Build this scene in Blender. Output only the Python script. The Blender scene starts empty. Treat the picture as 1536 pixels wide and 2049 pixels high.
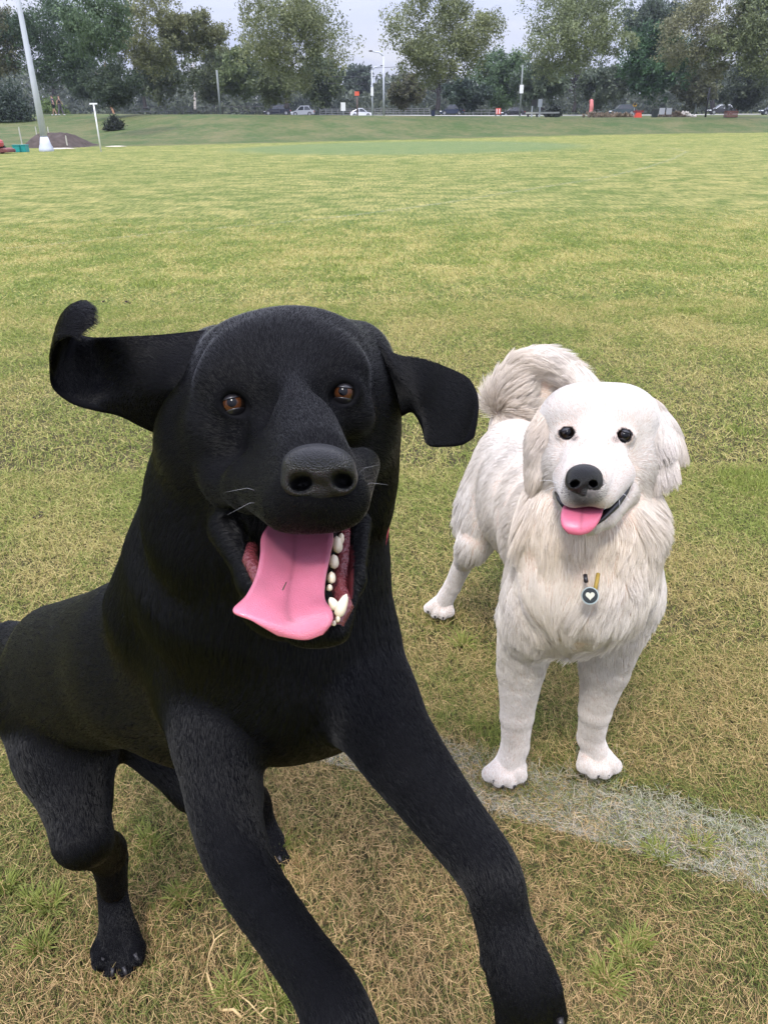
import bpy, bmesh, math, random, time, os
import numpy as np
from mathutils import Vector, Matrix

T0 = time.time()
def log(*a): print('[%.1fs]' % (time.time() - T0), *a, flush=True)
random.seed(7)
rng = np.random.default_rng(7)
scene = bpy.context.scene
COL = scene.collection

# ------------------------------------------------------------------ camera
CAM_H = 1.15                       # phone held about chest height
PITCH = math.radians(26.98)
ROLL = math.radians(0.7)
FPX, CX, CY = 1540.0, 768.0, 1024.5   # focal length and centre of the photograph in its pixels
_R = np.array([1.0, 0, 0]); _F = np.array([0, math.cos(PITCH), -math.sin(PITCH)])
_U = np.array([0, math.sin(PITCH), math.cos(PITCH)])
CR = _R * math.cos(ROLL) - _U * math.sin(ROLL)
CU = _R * math.sin(ROLL) + _U * math.cos(ROLL)
CF = _F
CAMPOS = np.array([0, 0, CAM_H])
cam_d = bpy.data.cameras.new('camera')
cam = bpy.data.objects.new('camera', cam_d); COL.objects.link(cam)
cam_d.sensor_fit = 'VERTICAL'; cam_d.sensor_height = 24.0
cam_d.lens = 24.0 * FPX / 2049.0
cam_d.clip_start = 0.02; cam_d.clip_end = 6000
M = Matrix(((CR[0], CU[0], -CF[0], 0), (CR[1], CU[1], -CF[1], 0), (CR[2], CU[2], -CF[2], CAM_H), (0, 0, 0, 1)))
cam.matrix_world = M
scene.camera = cam

# ------------------------------------------------------------------ sky, sun, exposure
SUN_EL, SUN_AZ = math.radians(58), math.radians(200)
HAZE = 0.0003
world = bpy.data.worlds.new('World'); scene.world = world; world.use_nodes = True
nt = world.node_tree; nt.nodes.clear()
def wn(t, **k):
    n = nt.nodes.new(t)
    for a, b in k.items(): setattr(n, a, b)
    return n
w_out = wn('ShaderNodeOutputWorld'); w_bg = wn('ShaderNodeBackground')
w_sky = wn('ShaderNodeTexSky', sky_type='NISHITA', sun_disc=False)
w_sky.sun_elevation = SUN_EL; w_sky.sun_rotation = SUN_AZ
w_tc = wn('ShaderNodeTexCoord'); w_sep = wn('ShaderNodeSeparateXYZ')
nt.links.new(w_tc.outputs['Generated'], w_sep.inputs[0])
# overcast gradient: darker at the horizon, brightest overhead
w_cl = wn('ShaderNodeMath', operation='MAXIMUM'); w_cl.inputs[1].default_value = 0.0
nt.links.new(w_sep.outputs[2], w_cl.inputs[0])
w_g = wn('ShaderNodeMath', operation='MULTIPLY_ADD'); w_g.inputs[1].default_value = 15.0; w_g.inputs[2].default_value = 3.2
nt.links.new(w_cl.outputs[0], w_g.inputs[0])
# soft streaky cloud variation, projected on a flat cloud deck
w_den = wn('ShaderNodeMath', operation='ADD'); w_den.inputs[1].default_value = 0.12
nt.links.new(w_cl.outputs[0], w_den.inputs[0])
w_div = wn('ShaderNodeVectorMath', operation='SCALE')
w_inv = wn('ShaderNodeMath', operation='DIVIDE'); w_inv.inputs[0].default_value = 1.0
nt.links.new(w_den.outputs[0], w_inv.inputs[1]); nt.links.new(w_tc.outputs['Generated'], w_div.inputs[0])
nt.links.new(w_inv.outputs[0], w_div.inputs['Scale'])
w_noi = wn('ShaderNodeTexNoise'); w_noi.inputs['Scale'].default_value = 0.9; w_noi.inputs['Detail'].default_value = 5
w_noi.inputs['Distortion'].default_value = 0.5
nt.links.new(w_div.outputs[0], w_noi.inputs['Vector'])
w_mr = wn('ShaderNodeMapRange'); w_mr.inputs[1].default_value = 0.3; w_mr.inputs[2].default_value = 0.7
w_mr.inputs[3].default_value = 0.0; w_mr.inputs[4].default_value = 1.0
nt.links.new(w_noi.outputs[0], w_mr.inputs[0])
w_cc = wn('ShaderNodeMix', data_type='RGBA'); w_cc.inputs[6].default_value = (0.72, 0.78, 1.10, 1); w_cc.inputs[7].default_value = (0.93, 0.94, 1.08, 1)
nt.links.new(w_mr.outputs[0], w_cc.inputs[0])
w_cm = wn('ShaderNodeVectorMath', operation='SCALE')
nt.links.new(w_cc.outputs[2], w_cm.inputs[0]); nt.links.new(w_g.outputs[0], w_cm.inputs['Scale'])
w_mix = wn('ShaderNodeMix', data_type='RGBA'); w_mix.inputs[0].default_value = 0.9
nt.links.new(w_sky.outputs[0], w_mix.inputs[6]); nt.links.new(w_cm.outputs[0], w_mix.inputs[7])
nt.links.new(w_mix.outputs[2], w_bg.inputs[0]); w_bg.inputs[1].default_value = 0.1
nt.links.new(w_bg.outputs[0], w_out.inputs[0])

sun_d = bpy.data.lights.new('sun', 'SUN'); sun_d.energy = 1.5; sun_d.angle = math.radians(10); sun_d.color = (1.0, 0.96, 0.9)
sun = bpy.data.objects.new('sun', sun_d); COL.objects.link(sun)
_sd = Vector((math.sin(SUN_AZ) * math.cos(SUN_EL), math.cos(SUN_AZ) * math.cos(SUN_EL), math.sin(SUN_EL)))
sun.rotation_euler = _sd.to_track_quat('Z', 'Y').to_euler()
scene.view_settings.view_transform = 'Standard'; scene.view_settings.look = 'None'
scene.view_settings.exposure = 1.0; scene.view_settings.gamma = 1.0
scene.view_settings.use_curve_mapping = False
scene.cycles.use_denoising = True
scene.cycles.max_bounces = 6; scene.cycles.diffuse_bounces = 3; scene.cycles.glossy_bounces = 3
scene.cycles.transparent_max_bounces = 6
scene.cycles_curves.shape = 'RIBBONS'

# ------------------------------------------------------------------ coordinate helpers
def c2w(p):                        # camera frame (right, up, depth) -> world
    p = np.asarray(p, float)
    return CAMPOS + p[..., 0:1] * CR + p[..., 1:2] * CU + p[..., 2:3] * CF
def pc(px, py, d):                 # pixel of the photograph + depth -> camera frame
    return np.array([(px - CX) / FPX * d, -(py - CY) / FPX * d, d])
def P(px, py, d): return c2w(pc(px, py, d))
def ray(px, py):
    v = CR * (px - CX) / FPX + CU * -(py - CY) / FPX + CF
    return v
def G(px, py, z=0.0):              # where the pixel's ray meets height z
    v = ray(px, py); t = (z - CAM_H) / v[2]
    return CAMPOS + v * t
def proj(p):
    q = np.asarray(p) - CAMPOS
    d = q @ CF
    return CX + FPX * (q @ CR) / d, CY - FPX * (q @ CU) / d, d
def at(px, py, D):                 # point on the pixel's ray at horizontal distance D
    v = ray(px, py); t = D / math.hypot(v[0], v[1])
    return CAMPOS + v * t
def snoise(p, freq, seed, n=10):   # cheap smooth vector noise: sum of sines
    r = np.random.default_rng(seed)
    out = np.zeros((len(p), 3))
    for i in range(n):
        k = r.normal(size=3); k *= freq * r.uniform(0.5, 1.6) / np.linalg.norm(k)
        a = r.normal(size=3)
        out += np.sin(p @ k + r.uniform(0, 6.28))[:, None] * a
    return out / math.sqrt(n)

# ------------------------------------------------------------------ object helpers
def tag(o, label=None, cat=None, group=None, kind=None):
    if label: o['label'] = label
    if cat: o['category'] = cat
    if group: o['group'] = group
    if kind: o['kind'] = kind
    return o
def empty(name, loc, label=None, cat=None, group=None, rz=0.0):
    o = bpy.data.objects.new(name, None); COL.objects.link(o)
    o.location = loc; o.rotation_euler = (0, 0, rz); o.empty_display_size = 0.1
    return tag(o, label, cat, group)
def np_mesh(name, v, f, mats=None, smooth=True, colors=None, parent=None, link=True):
    """v (n,3); f (m,k) int array or list of polys"""
    me = bpy.data.meshes.new(name)
    v = np.asarray(v, np.float32)
    if isinstance(f, np.ndarray):
        me.vertices.add(len(v)); me.vertices.foreach_set('co', v.ravel())
        m, k = f.shape
        me.loops.add(m * k); me.loops.foreach_set('vertex_index', f.astype(np.int32).ravel())
        me.polygons.add(m)
        me.polygons.foreach_set('loop_start', np.arange(0, m * k, k, dtype=np.int32))
        try: me.polygons.foreach_set('loop_total', np.full(m, k, np.int32))
        except Exception: pass
        me.update(calc_edges=True); me.validate()
    else:
        me.from_pydata([tuple(map(float, q)) for q in v], [], [tuple(int(i) for i in q) for q in f]); me.update()
    if colors is not None:
        a = me.color_attributes.new('col', 'FLOAT_COLOR', 'POINT')
        c = np.ones((len(v), 4), np.float32); c[:, :3] = colors
        a.data.foreach_set('color', c.ravel())
    me.polygons.foreach_set('use_smooth', np.full(len(me.polygons), smooth))
    for m in (mats if isinstance(mats, (list, tuple)) else [mats] if mats else []): me.materials.append(m)
    if not link: return me
    o = bpy.data.objects.new(name, me); COL.objects.link(o)
    if parent: o.parent = parent
    return o
def cpy(src, parent=None):
    o = src.copy(); COL.objects.link(o)
    o.parent = parent
    return o
def cpy_tree(src, parent=None):
    o = cpy(src, parent)
    for ch in list(src.children): cpy_tree(ch, o)
    return o

class MB:
    """collects simple shapes, builds one mesh"""
    def __init__(s): s.v = []; s.f = []
    def add(s, v, f):
        n = len(s.v); s.v += [tuple(map(float, q)) for q in v]; s.f += [tuple(n + i for i in q) for q in f]; return s
    def box(s, x0, x1, y0, y1, z0, z1):
        return s.add([(x0, y0, z0), (x1, y0, z0), (x1, y1, z0), (x0, y1, z0), (x0, y0, z1), (x1, y0, z1), (x1, y1, z1), (x0, y1, z1)],
                     [(0, 3, 2, 1), (4, 5, 6, 7), (0, 1, 5, 4), (1, 2, 6, 5), (2, 3, 7, 6), (3, 0, 4, 7)])
    def tube(s, pts, rads, n=8, cap=True):
        pts = [np.array(p, float) for p in pts]; rings = []
        up = np.array([0.0, 0, 1])
        for i, p in enumerate(pts):
            t = pts[min(i + 1, len(pts) - 1)] - pts[max(i - 1, 0)]; t /= (np.linalg.norm(t) + 1e-9)
            a = np.cross(t, up)
            if np.linalg.norm(a) < 0.15: a = np.cross(t, [1.0, 0, 0])
            a /= np.linalg.norm(a); b = np.cross(t, a)
            r = rads[i] if hasattr(rads, '__len__') else rads
            rings.append([p + r * (math.cos(2 * math.pi * k / n) * a + math.sin(2 * math.pi * k / n) * b) for k in range(n)])
        v = [q for r_ in rings for q in r_]; f = []
        for i in range(len(pts) - 1):
            for k in range(n):
                k2 = (k + 1) % n; f.append((i * n + k, i * n + k2, (i + 1) * n + k2, (i + 1) * n + k))
        if cap: f.append(tuple(range(n))); f.append(tuple((len(pts) - 1) * n + k for k in reversed(range(n))))
        return s.add(v, f)
    def sphere(s, c, r, nu=12, nv=8):
        c = np.array(c, float); r = np.array(r if hasattr(r, '__len__') else (r, r, r), float)
        v = [c + r * (0, 0, 1)]
        for j in range(1, nv):
            th = math.pi * j / nv
            for i in range(nu):
                ph = 2 * math.pi * i / nu
                v.append(c + r * (math.sin(th) * math.cos(ph), math.sin(th) * math.sin(ph), math.cos(th)))
        v.append(c - r * (0, 0, 1)); f = []
        for i in range(nu): f.append((0, 1 + i, 1 + (i + 1) % nu))
        for j in range(nv - 2):
            for i in range(nu):
                a = 1 + j * nu + i; b = 1 + j * nu + (i + 1) % nu; f.append((a, a + nu, b + nu, b))
        n = len(v) - 1; o = 1 + (nv - 2) * nu
        for i in range(nu): f.append((o + i, n, o + (i + 1) % nu))
        return s.add(v, f)
    def prism(s, poly, y0, y1):         # poly of (x, z), extruded along y
        n = len(poly)
        v = [(x, y0, z) for x, z in poly] + [(x, y1, z) for x, z in poly]
        f = [tuple(reversed(range(n))), tuple(range(n, 2 * n))] + [(i, (i + 1) % n, n + (i + 1) % n, n + i) for i in range(n)]
        return s.add(v, f)
    def build(s, name, mat, parent=None, smooth=False, bevel=0.0, recalc=True):
        o = np_mesh(name, s.v, s.f, mat, smooth, parent=parent)
        if recalc or bevel:
            bm = bmesh.new(); bm.from_mesh(o.data)
            if bevel: bmesh.ops.bevel(bm, geom=bm.edges[:], offset=bevel, segments=2, affect='EDGES', clamp_overlap=True)
            bmesh.ops.recalc_face_normals(bm, faces=bm.faces[:]); bm.to_mesh(o.data); bm.free()
            if smooth: o.data.polygons.foreach_set('use_smooth', [True] * len(o.data.polygons))
        return o

# ------------------------------------------------------------------ materials
def mat(name, color=(0.5, 0.5, 0.5), rough=0.6, spec=0.5, metal=0.0, coat=0.0, noise=0.0, nscale=8.0, bump=0.0, bscale=40.0, sss=0.0, attr=None, emit=None, trans=0.0):
    m = bpy.data.materials.new(name); m.use_nodes = True; n = m.node_tree; b = n.nodes['Principled BSDF']
    b.inputs['Base Color'].default_value = (*color, 1); b.inputs['Roughness'].default_value = rough
    b.inputs['Specular IOR Level'].default_value = spec; b.inputs['Metallic'].default_value = metal
    b.inputs['Coat Weight'].default_value = coat
    if sss:
        b.inputs['Subsurface Weight'].default_value = sss; b.inputs['Subsurface Radius'].default_value = (0.8, 0.25, 0.2); b.inputs['Subsurface Scale'].default_value = 0.006
    src = None
    if attr:
        a = n.nodes.new('ShaderNodeAttribute'); a.attribute_name = attr; src = a.outputs['Color']
    if noise:
        tc = n.nodes.new('ShaderNodeTexCoord'); nz = n.nodes.new('ShaderNodeTexNoise'); nz.inputs['Scale'].default_value = nscale; nz.inputs['Detail'].default_value = 5
        n.links.new(tc.outputs['Object'], nz.inputs['Vector'])
        mr = n.nodes.new('ShaderNodeMapRange'); mr.inputs[1].default_value = 0.3; mr.inputs[2].default_value = 0.7
        mr.inputs[3].default_value = 1 - noise; mr.inputs[4].default_value = 1 + noise
        n.links.new(nz.outputs[0], mr.inputs[0])
        vm = n.nodes.new('ShaderNodeVectorMath'); vm.operation = 'SCALE'
        if src: n.links.new(src, vm.inputs[0])
        else: vm.inputs[0].default_value = color
        n.links.new(mr.outputs[0], vm.inputs['Scale']); src = vm.outputs[0]
    if src: n.links.new(src, b.inputs['Base Color'])
    if bump:
        tc = n.nodes.new('ShaderNodeTexCoord'); nz = n.nodes.new('ShaderNodeTexNoise'); nz.inputs['Scale'].default_value = bscale; nz.inputs['Detail'].default_value = 4
        n.links.new(tc.outputs['Object'], nz.inputs['Vector'])
        bp = n.nodes.new('ShaderNodeBump'); bp.inputs['Strength'].default_value = bump; bp.inputs['Distance'].default_value = 0.01
        n.links.new(nz.outputs[0], bp.inputs['Height']); n.links.new(bp.outputs[0], b.inputs['Normal'])
    if trans: b.inputs['Transmission Weight'].default_value = trans
    if emit: b.inputs['Emission Color'].default_value = (*emit[0], 1); b.inputs['Emission Strength'].default_value = emit[1]
    return m
# ------------------------------------------------------------------ ground sheet: playing field, bank, plateau
def px_of_az(az): return az        # (kept simple: columns below are given as points)
_bx = [-400, 0, 250, 500, 768, 1000, 1300, 1536, 1900]
_by = [303, 297, 292, 287, 281, 275, 269, 265, 258]
_base = [G(x, y) for x, y in zip(_bx, _by)]
_baz = np.array([math.atan2(p[0], p[1]) for p in _base]); _bD = np.array([math.hypot(p[0], p[1]) for p in _base])
_crx = [-400, 0, 150, 300, 420, 768, 1150, 1536, 1900]
_cry = [228, 228, 228, 229, 229, 231, 235, 235, 235]
_crw = [62, 58, 50, 30, 20, 15, 14, 14, 14]        # width of the slope
def smooth(t): t = np.clip(t, 0, 1); return t * t * (3 - 2 * t)
_cz = []; _caz = []; _cD = []
for x, y, w in zip(_crx, _cry, _crw):
    v = ray(x, y); a = math.atan2(v[0], v[1]); D = float(np.interp(a, _baz, _bD)) + w
    _caz.append(a); _cD.append(D); _cz.append(at(x, y, D)[2])
_caz = np.array(_caz); _cD = np.array(_cD); _cz = np.array(_cz)
log('base D', _bD.round(1), 'crest D', _cD.round(1), 'crest z', _cz.round(2))
def ground_z(x, y):
    x = np.asarray(x, float); y = np.asarray(y, float)
    a = np.arctan2(x, y); D = np.hypot(x, y)
    b = np.interp(a, _baz, _bD); c = np.interp(a, _caz, _cD); z = np.interp(a, _caz, _cz)
    t = smooth((D - b) / (c - b))
    und = 0.05 * np.sin(x * 0.21 + 1) * np.sin(y * 0.17) * smooth((D - 15) / 20) * 0.4
    far = np.clip((D - 190) / 300, 0, 3) * 6.0
    rise = np.clip(D - c, 0, 130) * 0.0034
    return t * z + rise + und * (D > 15) + far * (np.abs(a) < 1.5)
def gz(x, y): return float(ground_z(x, y))
def on_ground(px, D):              # ground point in the column through px (taken near the horizon row)
    q = px
    for _ in range(4):
        v = ray(q, 240); s = D / math.hypot(v[0], v[1]); x, y = v[0] * s, v[1] * s; p = np.array([x, y, gz(x, y)]); q += px - proj(p)[0]
    return p

def turf_nodes(m, blades=False):
    """dry and green turf patches from world position; blades add a random value each"""
    n = m.node_tree; b = n.nodes['Principled BSDF']; L = n.links
    geo = n.nodes.new('ShaderNodeNewGeometry')
    def noise(scale, detail=4, rough=0.6, dist=0.0, vec=None):
        q = n.nodes.new('ShaderNodeTexNoise'); q.inputs['Scale'].default_value = scale; q.inputs['Detail'].default_value = detail
        q.inputs['Roughness'].default_value = rough; q.inputs['Distortion'].default_value = dist
        L.new(vec or geo.outputs['Position'], q.inputs['Vector']); return q.outputs[0]
    def mr(src, a, c, lo=0.0, hi=1.0):
        q = n.nodes.new('ShaderNodeMapRange'); q.inputs[1].default_value = a; q.inputs[2].default_value = c; q.inputs[3].default_value = lo; q.inputs[4].default_value = hi
        L.new(src, q.inputs[0]); return q.outputs[0]
    def mth(op, a, c):
        q = n.nodes.new('ShaderNodeMath'); q.operation = op
        for i, s in enumerate((a, c)):
            if isinstance(s, (int, float)): q.inputs[i].default_value = s
            else: L.new(s, q.inputs[i])
        return q.outputs[0]
    def mix(fac, a, c):
        q = n.nodes.new('ShaderNodeMix'); q.data_type = 'RGBA'
        if isinstance(fac, float): q.inputs[0].default_value = fac
        else: L.new(fac, q.inputs[0])
        for i, s in ((6, a), (7, c)):
            if isinstance(s, tuple): q.inputs[i].default_value = (*s, 1)
            else: L.new(s, q.inputs[i])
        return q.outputs[2]
    big = mr(noise(0.22, 3), 0.35, 0.65); mid = mr(noise(1.7, 4, 0.65, 0.6), 0.36, 0.64); fine = mr(noise(11, 4, 0.7), 0.35, 0.65)
    # distance from the standing point: the near turf is drier, the far field greener
    ln = n.nodes.new('ShaderNodeVectorMath'); ln.operation = 'LENGTH'; L.new(geo.outputs['Position'], ln.inputs[0])
    far = mr(ln.outputs['Value'], 0.9, 2.4)
    dry = mth('ADD', mth('MULTIPLY', mid, 0.60), mth('MULTIPLY', fine, 0.22))
    bg = mth('MULTIPLY_ADD', big, 0.22); n.nodes[-1].inputs[2].default_value = -0.10
    dry = mth('ADD', dry, bg)
    fd = mth('MULTIPLY_ADD', far, -0.16); n.nodes[-1].inputs[2].default_value = 0.12
    dry = mth('ADD', dry, fd)
    if blades:
        at_ = n.nodes.new('ShaderNodeAttribute'); at_.attribute_name = 'rnd'
        sp = n.nodes.new('ShaderNodeSeparateColor'); L.new(at_.outputs['Color'], sp.inputs[0])
        r1, r2, paint = sp.outputs[0], sp.outputs[1], sp.outputs[2]
        dry = mr(mth('ADD', dry, mth('MULTIPLY', mth('SUBTRACT', r1, 0.5), 1.1)), 0.38, 0.60)
        green = mix(far, mix(r2, (0.055, 0.088, 0.014), (0.240, 0.265, 0.060)), mix(r2, (0.105, 0.150, 0.022), (0.320, 0.360, 0.080)))
        straw = mix(far, mix(r2, (0.190, 0.110, 0.040), (0.680, 0.470, 0.220)), mix(r2, (0.310, 0.255, 0.075), (0.540, 0.465, 0.185)))
        col = mix(dry, green, straw)
        col = mix(mth('MULTIPLY', paint, 0.62), col, (0.66, 0.635, 0.56))
        L.new(col, b.inputs['Base Color'])
    else:
        mp2 = n.nodes.new('ShaderNodeMapping'); mp2.inputs['Scale'].default_value = (60, 9, 60); L.new(geo.outputs['Position'], mp2.inputs[0])
        hi = mr(noise(1.0, 3, 0.7, 0, mp2.outputs[0]), 0.3, 0.7)
        # fibres: the noise is stretched so that it reads as blades seen at a low angle
        mp = n.nodes.new('ShaderNodeMapping'); mp.inputs['Scale'].default_value = (24, 2.6, 24); L.new(geo.outputs['Position'], mp.inputs[0])
        fib = mr(noise(1.0, 5, 0.75, 0, mp.outputs[0]), 0.3, 0.7)
        dryf = mr(mth('ADD', mth('ADD', dry, mth('MULTIPLY', mth('SUBTRACT', fib, 0.5), 0.7)), mth('MULTIPLY', mth('SUBTRACT', hi, 0.5), 0.4)), 0.15, 0.85)
        near = mix(dryf, (0.118, 0.162, 0.026), (0.375, 0.335, 0.108))
        shade = mth('MULTIPLY_ADD', fib, 0.5); n.nodes[-1].inputs[2].default_value = 0.72
        sc = n.nodes.new('ShaderNodeVectorMath'); sc.operation = 'SCALE'; L.new(near, sc.inputs[0]); L.new(shade, sc.inputs['Scale'])
        col = sc.outputs[0]
        a1 = n.nodes.new('ShaderNodeAttribute'); a1.attribute_name = 'col'
        s1 = n.nodes.new('ShaderNodeSeparateColor'); L.new(a1.outputs['Color'], s1.inputs[0])
        # R: bank grass, G: green wicket oval, B: bare soil under the near blades
        bank = mix(mr(mth('ADD', mth('MULTIPLY', noise(0.35, 5, 0.7), 0.6), mth('MULTIPLY', noise(2.5, 4, .7), 0.4)), 0.42, 0.6), (0.058, 0.100, 0.026), (0.150, 0.145, 0.062))
        col = mix(s1.outputs[0], col, bank)
        col = mix(s1.outputs[1], col, mix(fib, (0.095, 0.160, 0.050), (0.150, 0.205, 0.080)))
        soil = mix(fine, (0.045, 0.038, 0.018), (0.120, 0.100, 0.045))
        col = mix(s1.outputs[2], col, soil)
        L.new(col, b.inputs['Base Color'])
        bp = n.nodes.new('ShaderNodeBump'); bp.inputs['Strength'].default_value = 0.8; bp.inputs['Distance'].default_value = 0.03
        L.new(mth('ADD', fib, mth('MULTIPLY', hi, 0.6)), bp.inputs['Height']); L.new(bp.outputs[0], b.inputs['Normal'])
    b.inputs['Roughness'].default_value = 0.75 if not blades else 0.6
    b.inputs['Specular IOR Level'].default_value = 0.15 if not blades else 0.3
m_ground = mat('turf_ground'); turf_nodes(m_ground)
m_blade = mat('turf_blade'); turf_nodes(m_blade, True)

def polar_ground():
    az = np.concatenate([np.radians(np.linspace(-180, -45, 46))[:-1], np.radians(np.linspace(-45, 45, 181)), np.radians(np.linspace(45, 180, 46))[1:-1]])
    r = np.concatenate([[0.15], np.geomspace(0.4, 3000, 330)])
    A, R_ = np.meshgrid(az, r)
    X = np.sin(A) * R_; Y = np.cos(A) * R_; Z = ground_z(X, Y)
    na, nr = len(az), len(r)
    v = np.stack([X, Y, Z], -1).reshape(-1, 3)
    i = np.arange(nr - 1)[:, None] * na + np.arange(na)[None]; j = np.arange(nr - 1)[:, None] * na + (np.arange(na)[None] + 1) % na
    f = np.stack([i, i + na, j + na, j], -1).reshape(-1, 4)
    v = np.vstack([v, [[0, 0, 0]]]); c = len(v) - 1
    D = np.hypot(v[:, 0], v[:, 1]); a = np.arctan2(v[:, 0], v[:, 1])
    b = np.interp(a, _baz, _bD)
    bank = smooth((D - b + 0.6) / 1.2)
    # the greener oval in the middle of the field
    q1 = G(500, 296); q2 = G(1150, 291); ctr = (q1 + q2) / 2; ax = (q2 - q1)[:2]; Lh = np.linalg.norm(ax) / 2; ax = ax / np.linalg.norm(ax)
    dx = (v[:, :2] - ctr[:2]) @ ax; dy = (v[:, :2] - ctr[:2]) @ np.array([-ax[1], ax[0]])
    w = np.abs(np.hypot(dx / (Lh * 1.05), dy / 9.0))
    oval = smooth((1.15 - w) / 0.3) * 0.75 * (1 - bank)
    soil = smooth((7.5 - D) / 5.0) * smooth((0.62 * v[:, 1] + 0.85 - np.abs(v[:, 0])) / 0.5) * smooth((v[:, 1] - 0.3) / 0.4)
    # brighter, drier colour stays in the noise; this only selects the surfaces
    cols = np.stack([bank, oval, soil], -1)
    o = np_mesh('ground', v, f, m_ground, True, cols)
    bm = bmesh.new(); bm.from_mesh(o.data); bm.verts.ensure_lookup_table()
    for k in range(na): bm.faces.new((bm.verts[c], bm.verts[k], bm.verts[(k + 1) % na]))
    bmesh.ops.recalc_face_normals(bm, faces=bm.faces[:])
    if bm.faces[0].normal.z < 0: bmesh.ops.reverse_faces(bm, faces=bm.faces[:])
    bm.to_mesh(o.data); bm.free(); o.data.polygons.foreach_set('use_smooth', [True] * len(o.data.polygons))
    tag(o, 'green and straw coloured playing field rising to a grassy bank behind', None, None, 'structure')
polar_ground(); log('ground')

# ------------------------------------------------------------------ painted lines
def paint_mat(name, cover, scale):
    m = mat(name, (0.66, 0.65, 0.56), 0.8, 0.1); n = m.node_tree; L = n.links
    geo = n.nodes.new('ShaderNodeNewGeometry'); nz = n.nodes.new('ShaderNodeTexNoise'); nz.inputs['Scale'].default_value = scale; nz.inputs['Detail'].default_value = 5; nz.inputs['Roughness'].default_value = 0.7
    L.new(geo.outputs['Position'], nz.inputs['Vector'])
    mr = n.nodes.new('ShaderNodeMapRange'); mr.inputs[1].default_value = 0.35; mr.inputs[2].default_value = 0.75; mr.inputs[3].default_value = max(cover - 0.3, 0); mr.inputs[4].default_value = cover + 0.25
    L.new(nz.outputs[0], mr.inputs[0]); L.new(mr.outputs[0], n.nodes['Principled BSDF'].inputs['Alpha']); return m
def strip(name, pts, w, m, label, zoff=0.004, n=60):
    pts = np.array(pts)[:, :2]
    s = np.concatenate([[0], np.cumsum(np.linalg.norm(np.diff(pts, axis=0), axis=1))])
    # smooth through the points
    u = np.linspace(0, s[-1], n)
    x = np.interp(u, s, pts[:, 0]); y = np.interp(u, s, pts[:, 1])
    for _ in range(4):
        x[1:-1] = (x[:-2] + 2 * x[1:-1] + x[2:]) / 4; y[1:-1] = (y[:-2] + 2 * y[1:-1] + y[2:]) / 4
    t = np.stack([np.gradient(x), np.gradient(y)], -1); t /= np.linalg.norm(t, axis=1)[:, None]; nn = np.stack([-t[:, 1], t[:, 0]], -1)
    ws = np.linspace(-0.5, 0.5, 3) * w
    v = []
    for k in ws:
        q = np.stack([x, y], -1) + nn * k; v.append(np.column_stack([q, ground_z(q[:, 0], q[:, 1]) + zoff]))
    v = np.stack(v, 1).reshape(-1, 3); f = []
    for i in range(n - 1):
        for k in range(2): a = i * 3 + k; f.append((a, a + 1, a + 4, a + 3))
    o = np_mesh(name, v, f, m, True)
    if o.data.polygons[0].normal.z < 0: o.data.flip_normals()
    return tag(o, label, None, None, 'structure'), np.stack([x, y], -1)
m_paint = paint_mat('worn_paint', -0.08, 6.0); m_paint2 = paint_mat('fresh_paint', 0.30, 60.0)
strip('field_line', [G(*q) for q in [(-500, 530), (0, 500), (330, 466), (560, 446), (700, 432), (900, 405), (1000, 388), (1200, 357), (1290, 336), (1345, 318), (1372, 304)]], 0.12, m_paint, 'faint white boundary line curving across the whole field', n=160)
strip('field_line', [G(*q) for q in [(1372, 304), (1340, 296), (1280, 292), (1190, 290)]], 0.16, paint_mat('worn_paint_far', -0.1, 3.0), 'far end of the curved white boundary line near the bank', n=40)
strip('field_line', [G(*q) for q in [(520, 296), (640, 291), (800, 288), (1000, 287), (1150, 291)]], 0.25, m_paint, 'white line along the far side of the green oval', n=40)
_near, near_pts = strip('field_line', [G(*q) for q in [(300, 1385), (680, 1487), (930, 1555), (1170, 1625), (1400, 1685), (1536, 1722), (1900, 1830)]], 0.125, m_paint2, 'broad worn white line under the pale dog\'s paws')

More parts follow.
